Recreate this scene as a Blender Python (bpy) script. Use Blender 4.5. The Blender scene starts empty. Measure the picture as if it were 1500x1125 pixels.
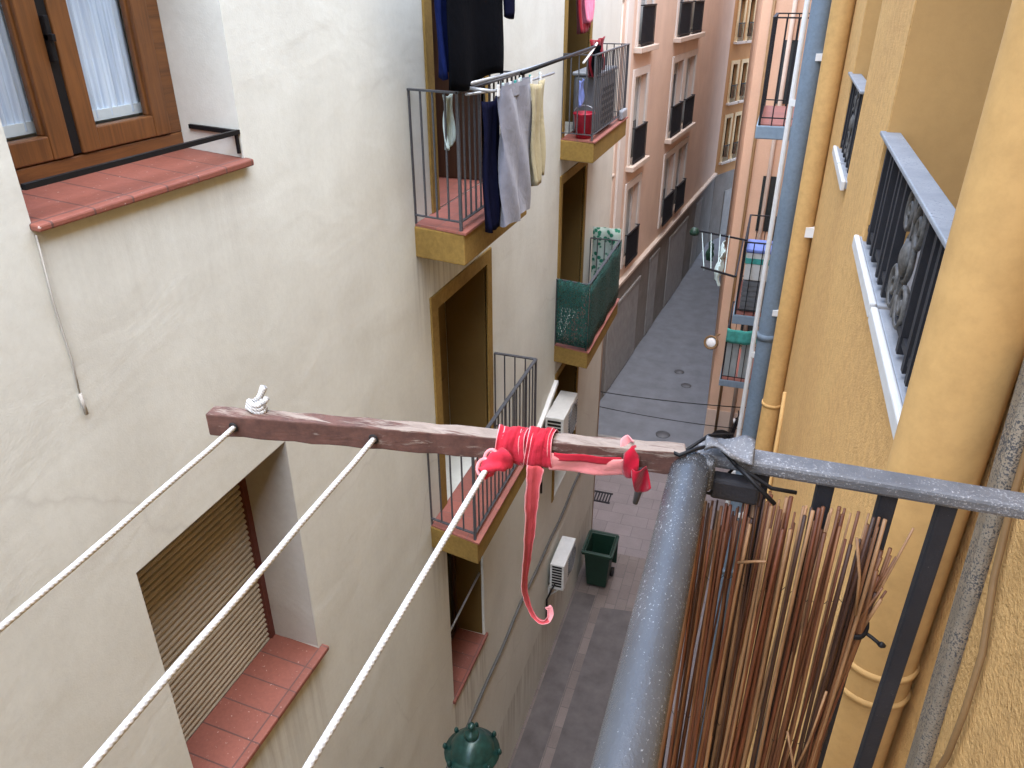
import bpy, bmesh, math, random
from mathutils import Vector, Matrix
R = random.Random(7)
sc = bpy.context.scene
COL = sc.collection
E = 11.13                       # height of the lens above the street; all heights below are given from lens level
PI = math.pi

# ------------------------------------------------------------------ materials
def nodes(name):
    m = bpy.data.materials.new(name); m.use_nodes = True
    nt = m.node_tree
    b = nt.nodes['Principled BSDF']
    return m, nt, b
def N(nt, t, **k):
    n = nt.nodes.new(t)
    for a, v in k.items():
        if a in n.inputs: n.inputs[a].default_value = v
        else: setattr(n, a, v)
    return n
def L(nt, a, b): nt.links.new(a, b)
def coords(nt, scale=(1, 1, 1)):
    tc = N(nt, 'ShaderNodeTexCoord'); mp = N(nt, 'ShaderNodeMapping')
    mp.inputs['Scale'].default_value = scale
    L(nt, tc.outputs['Object'], mp.inputs['Vector'])
    return mp.outputs['Vector']
def noise(nt, vec, scale, detail=4, rough=.55, dist=0):
    n = N(nt, 'ShaderNodeTexNoise'); n.inputs['Scale'].default_value = scale
    n.inputs['Detail'].default_value = detail; n.inputs['Roughness'].default_value = rough
    n.inputs['Distortion'].default_value = dist
    L(nt, vec, n.inputs['Vector']); return n.outputs['Fac']
def ramp(nt, fac, stops):
    r = N(nt, 'ShaderNodeValToRGB')
    while len(r.color_ramp.elements) < len(stops): r.color_ramp.elements.new(.5)
    for e, (p, c) in zip(r.color_ramp.elements, stops):
        e.position = p; e.color = (c[0], c[1], c[2], 1)
    L(nt, fac, r.inputs['Fac']); return r.outputs['Color']
def mix(nt, fac, a, b, mode='MIX'):
    m = N(nt, 'ShaderNodeMix'); m.data_type = 'RGBA'; m.blend_type = mode
    if isinstance(fac, (int, float)): m.inputs[0].default_value = fac
    else: L(nt, fac, m.inputs[0])
    for s, v in ((6, a), (7, b)):
        if isinstance(v, tuple): m.inputs[s].default_value = (v[0], v[1], v[2], 1)
        else: L(nt, v, m.inputs[s])
    return m.outputs[2]
def bump(nt, b, hs):
    prev = None
    for h, strength, dist in hs:
        n = N(nt, 'ShaderNodeBump'); n.inputs['Strength'].default_value = strength
        n.inputs['Distance'].default_value = dist
        L(nt, h, n.inputs['Height'])
        if prev: L(nt, prev, n.inputs['Normal'])
        prev = n.outputs['Normal']
    L(nt, prev, b.inputs['Normal'])
def sc3(c, f): return tuple(min(1, x*f) for x in c)

def simple(name, c, rough=.6, metal=0, var=.12, scale=14, bscale=60, bstr=.15, bdist=.003, spec=None, stretch=(1, 1, 1)):
    m, nt, b = nodes(name)
    v = coords(nt, stretch)
    f = noise(nt, v, scale, 5, .6)
    L(nt, ramp(nt, f, [(.3, sc3(c, 1-var)), (.7, sc3(c, 1+var))]), b.inputs['Base Color'])
    b.inputs['Roughness'].default_value = rough; b.inputs['Metallic'].default_value = metal
    if spec is not None: b.inputs['Specular IOR Level'].default_value = spec
    bump(nt, b, [(noise(nt, v, bscale, 3), bstr, bdist)])
    return m
def plaster(name, c, c2, stain=.18, trowel=.5, grain=.3, gscale=90, gdist=.004, fine=.1, drips=(), rough=.9):
    m, nt, b = nodes(name)
    v = coords(nt); vs = coords(nt, (1.1, 1.1, .4))
    f1 = noise(nt, v, .9, 6, .6, .6)
    col = ramp(nt, f1, [(.32, c2), (.66, c)])
    f2 = noise(nt, vs, 1.4, 5, .65)
    col = mix(nt, stain, col, ramp(nt, f2, [(.25, (.55, .53, .5)), (.6, (1, 1, 1))]), 'MULTIPLY')
    f3 = noise(nt, v, 26, 6, .7)
    col = mix(nt, fine, col, ramp(nt, f3, [(.3, (.35, .33, .3)), (.6, (1, 1, 1))]), 'MULTIPLY')
    if drips:
        tc = N(nt, 'ShaderNodeTexCoord'); sp = N(nt, 'ShaderNodeSeparateXYZ'); L(nt, tc.outputs['Object'], sp.inputs[0])
        def mr(src, a, bb, lo, hi):
            n = N(nt, 'ShaderNodeMapRange'); n.interpolation_type = 'SMOOTHSTEP'; L(nt, src, n.inputs['Value'])
            for i_, v_ in zip(('From Min', 'From Max', 'To Min', 'To Max'), (a, bb, lo, hi)): n.inputs[i_].default_value = v_
            return n.outputs[0]
        def mul(p, q):
            n = N(nt, 'ShaderNodeMath', operation='MULTIPLY'); L(nt, p, n.inputs[0]); L(nt, q, n.inputs[1]); return n.outputs[0]
        streak = ramp(nt, noise(nt, coords(nt, (9, 9, .35)), 1.6, 5, .6), [(.42, (0, 0, 0)), (.68, (1, 1, 1))])
        tot = None
        for (ya, yb, zt, ln, am) in drips:
            m_ = mul(mul(mr(sp.outputs[1], ya, ya+.12, 0, 1), mr(sp.outputs[1], yb-.12, yb, 1, 0)), mul(mr(sp.outputs[2], zt-ln, zt, 0, am), mr(sp.outputs[2], zt, zt+.01, 1, 0)))
            if tot is None: tot = m_
            else:
                n = N(nt, 'ShaderNodeMath', operation='ADD'); L(nt, tot, n.inputs[0]); L(nt, m_, n.inputs[1]); tot = n.outputs[0]
        col = mix(nt, mul(tot, streak), col, (.22, .20, .165))
        # hairline cracks
        vo = N(nt, 'ShaderNodeTexVoronoi'); vo.feature = 'DISTANCE_TO_EDGE'; vo.inputs['Scale'].default_value = .55
        wv = N(nt, 'ShaderNodeMix'); wv.data_type = 'VECTOR'; wv.inputs[0].default_value = .22
        nz = N(nt, 'ShaderNodeTexNoise'); nz.inputs['Scale'].default_value = 2.5; nz.inputs['Detail'].default_value = 6; L(nt, v, nz.inputs['Vector'])
        L(nt, v, wv.inputs[4]); L(nt, nz.outputs['Color'], wv.inputs[5]); L(nt, wv.outputs[1], vo.inputs['Vector'])
        cr = mul(ramp(nt, vo.outputs['Distance'], [(.0, (1, 1, 1)), (.006, (0, 0, 0))]), ramp(nt, noise(nt, v, .7, 2), [(.5, (0, 0, 0)), (.6, (.2, .2, .2))]))
        col = mix(nt, cr, col, (.30, .28, .25))
    L(nt, col, b.inputs['Base Color'])
    b.inputs['Roughness'].default_value = rough; b.inputs['Specular IOR Level'].default_value = .2
    va = coords(nt, (1, 1, 1.6))
    bump(nt, b, [(noise(nt, va, 1.5, 3, .5, .5), trowel, .06), (noise(nt, v, 7, 4, .55, .4), trowel*.7, .010), (noise(nt, v, gscale, 3, .7), grain, gdist)])
    return m
M = {}
M['cream'] = plaster('cream_plaster', (.665, .685, .625), (.61, .62, .56), .20, .17, .3, 90, .004, .09, drips=((-.9, .45, E-.83, .9, .13), (-.9, .45, E-4.31, 1.1, .45), (2.3, 4.1, E-1.93, 1.1, .6), (2.3, 4.2, E-4.87, 1.3, .7), (6.7, 9.0, E-2.0, 1.0, .5), (6.7, 9.0, E-4.9, 1.2, .6), (2.6, 3.9, E-7.45, 1.2, .8), (-9, 10.4, 1.3, 1.3, .55), (-.95, -.82, E-.82, .9, .9)))
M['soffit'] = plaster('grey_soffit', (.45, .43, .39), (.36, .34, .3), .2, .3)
M['yellow'] = plaster('yellow_roughcast', (.68, .42, .165), (.62, .37, .145), .16, .12, 1.0, 120, .007, .38)
M['yellowsmooth'] = plaster('yellow_render', (.56, .33, .125), (.50, .29, .11), .25, .1, .3, 150, .002)
M['pink'] = plaster('pink_render', (.72, .56, .445), (.65, .50, .40), .15, .1, .2, 90, .003)
M['peach'] = plaster('peach_render', (.73, .49, .34), (.67, .445, .31), .15, .1, .2, 90, .003)
M['farorange'] = plaster('orange_render', (.55, .31, .14), (.50, .28, .12), .1, .1)
M['ochre'] = plaster('ochre_paint', (.31, .20, .055), (.24, .155, .045), .6, .15, .4, 90, .003, .4)
M['ochredark'] = plaster('brown_door_paint', (.15, .095, .028), (.12, .075, .022), .2, .05, .2, 120, .002)
M['greybase'] = plaster('grey_stone_base', (.33, .315, .295), (.24, .23, .215), .35, .2, .3, 60, .004, .3)
M['cornice'] = plaster('pale_cornice', (.62, .52, .44), (.55, .46, .38), .2, .1)
M['whitetrim'] = plaster('white_trim', (.72, .68, .62), (.65, .6, .55), .15, .05)
M['darkiron'] = simple('dark_iron', (.018, .018, .021), .55, 0, .3, 40, spec=.2)
M['greyiron'] = simple('grey_iron', (.055, .057, .063), .55, 0, .3, 60)
M['scroll'] = simple('worn_grey_scroll', (.075, .072, .068), .6, 0, .6, 60)
M['black'] = simple('black_plastic', (.008, .008, .009), .5, spec=.2)
M['slot'] = simple('black_slot', (.006, .006, .006), .8)
M['steel'] = simple('galvanised_steel', (.34, .36, .38), .45, .5, .15, 50)
M['white'] = simple('white_paint', (.74, .75, .74), .45, 0, .05)
M['acwhite'] = simple('off_white_enamel', (.62, .63, .61), .45, 0, .08, 8)
M['acgrey'] = simple('grey_enamel', (.13, .14, .15), .45, 0, .12, 8)
M['bin'] = simple('green_bin_plastic', (.006, .030, .017), .5, 0, .15, 10)
M['lampgreen'] = simple('dark_green_paint', (.012, .045, .038), .3, .2, .35, 25, 80, .2)
M['red'] = simple('red_plastic', (.36, .008, .03), .4)
M['rubber'] = simple('rubber', (.015, .015, .016), .8)
M['blue'] = plaster('blue_pipe_paint', (.215, .28, .35), (.17, .23, .30), .5, .05, .1, 60, .002, .25, rough=.5)
M['bluegrey'] = simple('blue_grey_slab', (.2, .27, .34), .7)
M['pipeyellow'] = plaster('yellow_pipe_paint', (.62, .385, .15), (.56, .34, .13), .4, .05, .12, 160, .001, .25, rough=.62)
M['cablebrown'] = simple('brown_cable', (.20, .115, .045), .6)
M['cablegrey'] = simple('grey_cable', (.09, .09, .085), .7)
M['shade'] = simple('room_dark', (.05, .045, .04), .9)
M['teal'] = simple('teal_cloth', (.06, .33, .29), .9, 0, .25, 10)
M['mesh'] = simple('green_shade_mesh', (.008, .06, .05), .85, 0, .4, 25, 300, .5, .002, stretch=(3, 3, .5))
_n = M['mesh'].node_tree; _b = _n.nodes['Principled BSDF']
_v = N(_n, 'ShaderNodeTexVoronoi'); _v.inputs['Scale'].default_value = 55; L(_n, coords(_n, (1, 1, .6)), _v.inputs['Vector'])
L(_n, ramp(_n, _v.outputs['Distance'], [(.3, (.45, .45, .45)), (.55, (.95, .95, .95))]), _b.inputs['Alpha'])
M['leafcloth'] = None
M['rope'] = None

def mat_tiles(name, c, joint, w, h, axes='XY', gap=.012, offset=.5, var=.25, rough=.7, spots=0, bstr=.4, dirt=.25):
    m, nt, b = nodes(name)
    tc = N(nt, 'ShaderNodeTexCoord'); sp = N(nt, 'ShaderNodeSeparateXYZ'); cb = N(nt, 'ShaderNodeCombineXYZ')
    L(nt, tc.outputs['Object'], sp.inputs[0])
    L(nt, sp.outputs[axes[0]], cb.inputs[0]); L(nt, sp.outputs[axes[1]], cb.inputs[1])
    br = N(nt, 'ShaderNodeTexBrick'); br.offset = offset
    br.inputs['Scale'].default_value = 1; br.inputs['Brick Width'].default_value = w; br.inputs['Row Height'].default_value = h
    br.inputs['Mortar Size'].default_value = gap; br.inputs['Mortar Smooth'].default_value = .3
    br.inputs['Color1'].default_value = (*sc3(c, 1-var), 1); br.inputs['Color2'].default_value = (*sc3(c, 1+var), 1)
    br.inputs['Mortar'].default_value = (*joint, 1)
    L(nt, cb.outputs[0], br.inputs['Vector'])
    v = coords(nt)
    col = mix(nt, dirt, br.outputs['Color'], ramp(nt, noise(nt, v, 1.3, 7, .7), [(.3, (.35, .33, .33)), (.65, (1, 1, 1))]), 'MULTIPLY')
    col = mix(nt, .3, col, ramp(nt, noise(nt, v, 40, 4, .7), [(.3, (.4, .4, .4)), (.65, (1, 1, 1))]), 'MULTIPLY')
    if spots:
        fs = noise(nt, v, 55, 3, .6)
        col = mix(nt, ramp(nt, fs, [(.68, (0, 0, 0)), (.72, (spots,)*3)]), col, (.7, .6, .55))
    L(nt, col, b.inputs['Base Color'])
    b.inputs['Roughness'].default_value = rough
    inv = N(nt, 'ShaderNodeMath', operation='SUBTRACT'); inv.inputs[0].default_value = 1; L(nt, br.outputs['Fac'], inv.inputs[1])
    bump(nt, b, [(inv.outputs[0], bstr, .006), (noise(nt, v, 60, 3), .2, .003)])
    return m
M['terracotta'] = mat_tiles('terracotta_tile', (.255, .085, .058), (.13, .06, .05), 5.0, .21, 'XY', .006, 0, .14, .55, .55)
M['floortile'] = mat_tiles('red_floor_tile', (.34, .12, .09), (.25, .12, .1), .2, .2, 'XY', .005, 0, .1, .6)
M['pavers'] = mat_tiles('pink_grey_pavers', (.19, .155, .14), (.13, .11, .105), .42, .21, 'YX', .008, .5, .12, .75, 0, .4, .35)
M['slabs'] = mat_tiles('pale_slabs', (.25, .215, .215), (.17, .15, .15), .6, .4, 'XY', .008, .5, .1, .75, 0, .3, .3)
M['patch'] = simple('dark_pavement', (.10, .088, .085), .8, 0, .25, 3, 90, .4, .004)
M['asphalt'] = simple('blue_grey_asphalt', (.15, .163, .185), .75, 0, .16, 2.2, 120, .4, .004)
M['kerb'] = simple('kerb_stone', (.24, .23, .22), .8, 0, .2, 5)
M['stainless'] = simple('drain_metal', (.125, .13, .14), .6, .3)

def mat_wood(name, dark, light, axis, rough=.35, scale=1.0, coat=.3):
    m, nt, b = nodes(name)
    s = [26*scale]*3; s[axis] = 1.6*scale
    v = coords(nt, tuple(s))
    f = noise(nt, v, 1.0, 7, .65, 1.2)
    v2 = coords(nt)
    col = ramp(nt, f, [(.28, dark), (.72, light)])
    col = mix(nt, .3, col, ramp(nt, noise(nt, v2, 5, 4), [(.35, (.5, .5, .5)), (.65, (1, 1, 1))]), 'MULTIPLY')
    L(nt, col, b.inputs['Base Color']); b.inputs['Roughness'].default_value = rough
    b.inputs['Coat Weight'].default_value = coat; b.inputs['Coat Roughness'].default_value = .25
    bump(nt, b, [(f, .25, .002)])
    return m
M['wood_v'] = mat_wood('varnished_wood', (.085, .030, .007), (.20, .078, .019), 2, .5, 1, .1)
M['wood_h'] = mat_wood('varnished_wood_rail', (.085, .030, .007), (.20, .078, .019), 1, .5, 1, .1)
M['doorwood'] = mat_wood('dark_door_wood', (.03, .013, .006), (.07, .03, .012), 2, .5, 1, .1)
M['maroon'] = simple('maroon_frame', (.10, .022, .015), .5)

def mat_batten(name, bare):
    m, nt, b = nodes(name)
    v = coords(nt, (4, 30, 30)); v2 = coords(nt, (9, 30, 30)); v3 = coords(nt)
    grain = noise(nt, v2, 3, 7, .7, .8)
    wood = ramp(nt, grain, [(.25, (.15, .11, .085)), (.5, (.24, .19, .155)), (.75, (.32, .265, .225))])
    paint = ramp(nt, noise(nt, v3, 60, 5, .7), [(.3, (.055, .024, .018)), (.7, (.125, .055, .040))])
    f = noise(nt, v, 2.2, 7, .72, .4)
    tc = N(nt, 'ShaderNodeTexCoord'); sp = N(nt, 'ShaderNodeSeparateXYZ'); L(nt, tc.outputs['Object'], sp.inputs[0])
    ma = N(nt, 'ShaderNodeMath', operation='MULTIPLY_ADD'); L(nt, sp.outputs[0], ma.inputs[0]); ma.inputs[1].default_value = .24; L(nt, f, ma.inputs[2]); f = ma.outputs[0]
    lo, hi = (bare, bare+.07)
    col = mix(nt, ramp(nt, f, [(lo, (0, 0, 0)), (hi, (1, 1, 1))]), paint, wood)
    L(nt, col, b.inputs['Base Color']); b.inputs['Roughness'].default_value = .75
    bump(nt, b, [(f, .35, .003), (grain, .5, .0015)])
    return m
M['batten_side'] = mat_batten('peeling_maroon_paint', .61)
M['batten_top'] = mat_batten('weathered_bare_wood', .49)

def mat_speckle(name, base, base2, flake, thr, scale, rough, metal, stretch=(1, 1, 1), lump=.3, yg=0):
    m, nt, b = nodes(name)
    v = coords(nt, stretch)
    big = noise(nt, v, 9, 5, .65)
    col = ramp(nt, big, [(.3, base), (.7, base2)])
    fl = noise(nt, v, scale, 4, .7)
    add = N(nt, 'ShaderNodeMath', operation='MULTIPLY_ADD'); L(nt, big, add.inputs[0]); add.inputs[1].default_value = .35; L(nt, fl, add.inputs[2])
    if yg:
        tc = N(nt, 'ShaderNodeTexCoord'); sp = N(nt, 'ShaderNodeSeparateXYZ'); L(nt, tc.outputs['Object'], sp.inputs[0])
        a2 = N(nt, 'ShaderNodeMath', operation='MULTIPLY_ADD'); L(nt, sp.outputs[1], a2.inputs[0]); a2.inputs[1].default_value = yg; L(nt, add.outputs[0], a2.inputs[2]); add = a2
    msk = ramp(nt, add.outputs[0], [(thr, (0, 0, 0)), (thr+.05, (1, 1, 1))])
    col = mix(nt, msk, col, flake)
    L(nt, col, b.inputs['Base Color'])
    b.inputs['Metallic'].default_value = metal
    rr = N(nt, 'ShaderNodeMapRange'); rr.inputs['To Min'].default_value = rough; rr.inputs['To Max'].default_value = min(1, rough+.35)
    L(nt, msk, rr.inputs['Value']); L(nt, rr.outputs[0], b.inputs['Roughness'])
    bump(nt, b, [(noise(nt, v, 60, 4, .6), lump, .002), (fl, .55, .0012)])
    return m
M['tube'] = mat_speckle('worn_blue_grey_paint', (.042, .047, .054), (.090, .095, .103), (.29, .30, .31), 0.755, 520, .24, .1, (1, .6, 1), .35, .22)
M['flatbar'] = mat_speckle('rough_grey_paint', (.085, .09, .10), (.17, .172, .18), (.36, .36, .37), .74, 420, .55, .2, (1, 1, 1), .6)
M['post'] = mat_speckle('rusted_black_paint', (.006, .0065, .010), (.014, .014, .018), (.14, .12, .11), .88, 260, .75, 0, (1, 1, 1), .5)
M['wallpost'] = mat_speckle('weathered_grey_strip', (.17, .14, .10), (.31, .25, .175), (.06, .06, .062), .70, 380, .85, 0, (1, 1, 1), .8)
M['guardrail'] = mat_speckle('pale_grey_paint', (.18, .20, .225), (.29, .31, .34), (.12, .13, .145), .80, 150, .55, .1, (1, 1, 1), .3)
M['marble'] = mat_speckle('pale_marble', (.20, .215, .235), (.30, .31, .33), (.14, .15, .16), .82, 60, .5, 0)
M['marbleedge'] = simple('white_marble_edge', (.56, .56, .55), .5, 0, .08)

def mat_cloth(name, c, var=.15, weave=500, sheen=.2, fold=0, rough=.9, trans=0, c2=None):
    m, nt, b = nodes(name)
    v = coords(nt)
    c2 = c2 or sc3(c, 1+var)
    L(nt, ramp(nt, noise(nt, v, 7, 5, .65), [(.3, sc3(c, 1-var)), (.7, c2)]), b.inputs['Base Color'])
    b.inputs['Roughness'].default_value = rough; b.inputs['Sheen Weight'].default_value = sheen; b.inputs['Specular IOR Level'].default_value = .04
    bump(nt, b, [(noise(nt, v, 12, 4, .6, .5), .4, .02), (noise(nt, v, weave, 2), .3, .001)])
    return m
M['greycloth'] = mat_cloth('grey_marl_cloth', (.22, .23, .28))
M['beigecloth'] = mat_cloth('beige_cloth', (.38, .335, .21))
M['navycloth'] = mat_cloth('navy_cloth', (.006, .007, .022), sheen=0)
M['blackcloth'] = mat_cloth('black_cloth', (.002, .0025, .004), sheen=0)
M['bluecloth'] = mat_cloth('deep_blue_cloth', (.006, .011, .055), sheen=0)
M['paleblue'] = mat_cloth('pale_blue_cloth', (.2, .27, .62))
M['mintcloth'] = mat_cloth('pale_mint_cloth', (.5, .62, .6))
M['redcloth'] = mat_cloth('red_dark_cloth', (.22, .012, .02))
M['pinkcloth'] = mat_cloth('pink_cloth', (.75, .22, .33))
M['ribbon'] = mat_cloth('faded_red_fabric', (.37, .008, .020), .25, 900, .1, c2=(.55, .035, .06))
M['ribbonpale'] = mat_cloth('sun_bleached_red_fabric', (.68, .16, .17), .2, 900, .3, c2=(.80, .34, .32))
M['ribbonmid'] = mat_cloth('washed_red_fabric', (.43, .04, .05), .25, 900, .1, c2=(.56, .09, .10))
M['ribbonedge'] = mat_cloth('pale_selvedge', (.66, .25, .26), .1, 900, .3)
M['ribbondark'] = mat_cloth('dark_red_fabric', (.30, .006, .02), .2, 900, .2)

def mat_rope():
    m, nt, b = nodes('white_braided_rope')
    v = coords(nt)
    w = N(nt, 'ShaderNodeTexWave'); w.wave_type = 'BANDS'; w.bands_direction = 'DIAGONAL'
    w.inputs['Scale'].default_value = 130; w.inputs['Distortion'].default_value = .5
    L(nt, v, w.inputs['Vector'])
    col = mix(nt, w.outputs['Fac'], (.50, .50, .495), (.68, .68, .67))
    col = mix(nt, .4, col, ramp(nt, noise(nt, v, 45, 4, .7), [(.35, (.55, .53, .5)), (.6, (1, 1, 1))]), 'MULTIPLY')
    L(nt, col, b.inputs['Base Color']); b.inputs['Roughness'].default_value = .8
    bump(nt, b, [(w.outputs['Fac'], .6, .0012)])
    return m
M['rope'] = mat_rope()
def mat_leafcloth():
    m, nt, b = nodes('green_leaf_print_cloth')
    v = coords(nt)
    vo = N(nt, 'ShaderNodeTexVoronoi'); vo.inputs['Scale'].default_value = 13; L(nt, v, vo.inputs['Vector'])
    col = ramp(nt, vo.outputs['Distance'], [(.36, (.015, .17, .10)), (.50, (.42, .52, .46))])
    L(nt, col, b.inputs['Base Color']); b.inputs['Roughness'].default_value = .9
    return m
M['leafcloth'] = mat_leafcloth()
def mat_glass():
    m, nt, b = nodes('window_glass')
    out = nt.nodes['Material Output']
    tr = N(nt, 'ShaderNodeBsdfTransparent'); tr.inputs[0].default_value = (.86, .92, .95, 1)
    gl = N(nt, 'ShaderNodeBsdfGlossy'); gl.inputs['Roughness'].default_value = .02
    lw = N(nt, 'ShaderNodeLayerWeight'); pw = N(nt, 'ShaderNodeMath', operation='POWER'); L(nt, lw.outputs['Facing'], pw.inputs[0]); pw.inputs[1].default_value = 4
    fr = N(nt, 'ShaderNodeMath', operation='MULTIPLY_ADD'); L(nt, pw.outputs[0], fr.inputs[0]); fr.inputs[1].default_value = .7; fr.inputs[2].default_value = .05
    mx = N(nt, 'ShaderNodeMixShader')
    L(nt, fr.outputs[0], mx.inputs[0]); L(nt, tr.outputs[0], mx.inputs[1]); L(nt, gl.outputs[0], mx.inputs[2])
    L(nt, mx.outputs[0], out.inputs['Surface'])
    return m
M['glass'] = mat_glass()
M['darkglass'] = simple('dark_window_glass', (.03, .035, .035), .08, 0, .2)
M['paleglass'] = simple('pale_blind', (.36, .40, .40), .35, 0, .15, 3)
def mat_curtain():
    m, nt, b = nodes('net_curtain')
    v = coords(nt)
    f = noise(nt, coords(nt, (60, 60, 2)), 1, 3)
    L(nt, ramp(nt, f, [(.35, (.50, .56, .66)), (.65, (.76, .81, .88))]), b.inputs['Base Color'])
    b.inputs['Roughness'].default_value = .95
    return m
M['curtain'] = mat_curtain()
M['shutter'] = simple('beige_shutter_slat', (.36, .31, .23), .6, 0, .1, 6)
M['farshutter'] = simple('grey_roller_door', (.30, .295, .285), .6, 0, .15, 4)
REED = []
for k, c in enumerate([(.105, .037, .014), (.155, .064, .024), (.036, .013, .007), (.25, .135, .062), (.115, .034, .013)]):
    REED.append(simple('reed_%s' % 'abcde'[k], c, .55, 0, .35, 30, 90, .3, .001, stretch=(8, 8, .6)))

# ------------------------------------------------------------------ mesh builder
class MB:
    def __init__(s): s.v = []; s.f = []; s.m = []; s.sm = []; s.cur = 0; s.smooth = False
    def add(s, vs, fs):
        o = len(s.v); s.v += [tuple(p) for p in vs]
        for f in fs: s.f.append([o+i for i in f]); s.m.append(s.cur); s.sm.append(s.smooth)
        return s
    def quad(s, a, b, c, d): return s.add([a, b, c, d], [(0, 1, 2, 3)])
    def box(s, a, b, f=None):
        x0, y0, z0 = a; x1, y1, z1 = b
        vs = [(x0, y0, z0), (x1, y0, z0), (x1, y1, z0), (x0, y1, z0), (x0, y0, z1), (x1, y0, z1), (x1, y1, z1), (x0, y1, z1)]
        if f: vs = [f(*p) for p in vs]
        return s.add(vs, [(0, 3, 2, 1), (4, 5, 6, 7), (0, 1, 5, 4), (1, 2, 6, 5), (2, 3, 7, 6), (3, 0, 4, 7)])
    def hexa(s, bot, top):            # two matching quads
        return s.add(list(bot)+list(top), [(0, 3, 2, 1), (4, 5, 6, 7), (0, 1, 5, 4), (1, 2, 6, 5), (2, 3, 7, 6), (3, 0, 4, 7)])
    def tube(s, path, r, n=10, cap=True, squash=None):
        path = [Vector(p) for p in path]; k = len(path)
        rs = r if isinstance(r, (list, tuple)) else [r]*k
        t0 = (path[1]-path[0]).normalized()
        ref = Vector((0, 0, 1)) if abs(t0.z) < .9 else Vector((0, 1, 0))
        u = t0.cross(ref).normalized(); vs = []; fs = []
        for i, p in enumerate(path):
            t = (path[min(i+1, k-1)]-path[max(i-1, 0)]).normalized()
            u = (u-t*u.dot(t)).normalized(); w = t.cross(u)
            for j in range(n):
                a = 2*PI*j/n
                vs.append(p+(u*math.cos(a)*(squash or 1)+w*math.sin(a))*rs[i])
        for i in range(k-1):
            for j in range(n):
                fs.append((i*n+j, i*n+(j+1) % n, (i+1)*n+(j+1) % n, (i+1)*n+j))
        if cap: fs.append(tuple(range(n-1, -1, -1))); fs.append(tuple(range((k-1)*n, k*n)))
        old = s.smooth; s.smooth = True; s.add(vs, fs); s.smooth = old
        return s
    def bar(s, p, q, w, h=None):       # square bar between two points
        h = h or w; p = Vector(p); q = Vector(q); t = (q-p).normalized()
        ref = Vector((0, 0, 1)) if abs(t.z) < .9 else Vector((0, 1, 0))
        u = t.cross(ref).normalized()*w/2; v = u.normalized().cross(t).normalized()*h/2
        return s.hexa([p-u-v, p+u-v, p+u+v, p-u+v], [q-u-v, q+u-v, q+u+v, q-u+v])
    def lathe(s, prof, c, n=24, axis='z', cap=True):
        vs = []; fs = []
        for r, h in prof:
            for j in range(n):
                a = 2*PI*j/n; x, y = r*math.cos(a), r*math.sin(a)
                vs.append((c[0]+x, c[1]+y, c[2]+h) if axis == 'z' else ((c[0]+x, c[1]+h, c[2]+y) if axis == 'y' else (c[0]+h, c[1]+x, c[2]+y)))
        k = len(prof)
        for i in range(k-1):
            for j in range(n): fs.append((i*n+j, i*n+(j+1) % n, (i+1)*n+(j+1) % n, (i+1)*n+j))
        if cap: fs.append(tuple(range(n-1, -1, -1))); fs.append(tuple(range((k-1)*n, k*n)))
        old = s.smooth; s.smooth = True; s.add(vs, fs); s.smooth = old
        return s
    def grid(s, fn, nu, nv):
        vs = [fn(i/nu, j/nv) for i in range(nu+1) for j in range(nv+1)]
        fs = [(i*(nv+1)+j, (i+1)*(nv+1)+j, (i+1)*(nv+1)+j+1, i*(nv+1)+j+1) for i in range(nu) for j in range(nv)]
        old = s.smooth; s.smooth = True; s.add(vs, fs); s.smooth = old
        return s
    def build(s, name, mats, parent=None, root=None, bevel=0, thick=0, sub=0):
        # root: lens-relative origin of the object (or the parent's origin)
        mats = mats if isinstance(mats, (list, tuple)) else [mats]
        if parent is not None: org = Vector(parent['_o'])
        else: org = Vector(root) if root is not None else Vector((0, 0, 0))
        me = bpy.data.meshes.new(name)
        me.from_pydata([tuple(Vector(p)-org) for p in s.v], [], s.f)
        for m in mats: me.materials.append(m)
        for p, mi, sm in zip(me.polygons, s.m, s.sm): p.material_index = mi; p.use_smooth = sm
        bm = bmesh.new(); bm.from_mesh(me); bmesh.ops.recalc_face_normals(bm, faces=bm.faces); bm.to_mesh(me); bm.free()
        o = bpy.data.objects.new(name, me); COL.objects.link(o)
        if parent is not None: o.parent = parent
        else: o.location = org+Vector((0, 0, E))
        o['_o'] = tuple(org)
        if thick:
            md = o.modifiers.new('thick', 'SOLIDIFY'); md.thickness = thick; md.offset = 0
        if sub:
            md = o.modifiers.new('sub', 'SUBSURF'); md.levels = sub; md.render_levels = sub
        if bevel:
            md = o.modifiers.new('bevel', 'BEVEL'); md.width = bevel; md.segments = 2; md.limit_method = 'ANGLE'; md.angle_limit = math.radians(40)
        return o
def thing(name, label, cat, loc, group=None):
    o = bpy.data.objects.new(name, None); COL.objects.link(o)
    o.location = Vector(loc)+Vector((0, 0, E)); o['_o'] = tuple(loc); o.empty_display_size = .2
    return tag(o, label, cat, group)
def tag(o, label=None, cat=None, group=None, kind=None):
    if label: o['label'] = label
    if cat: o['category'] = cat
    if group: o['group'] = group
    if kind: o['kind'] = kind
    return o
GZ = -E

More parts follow.
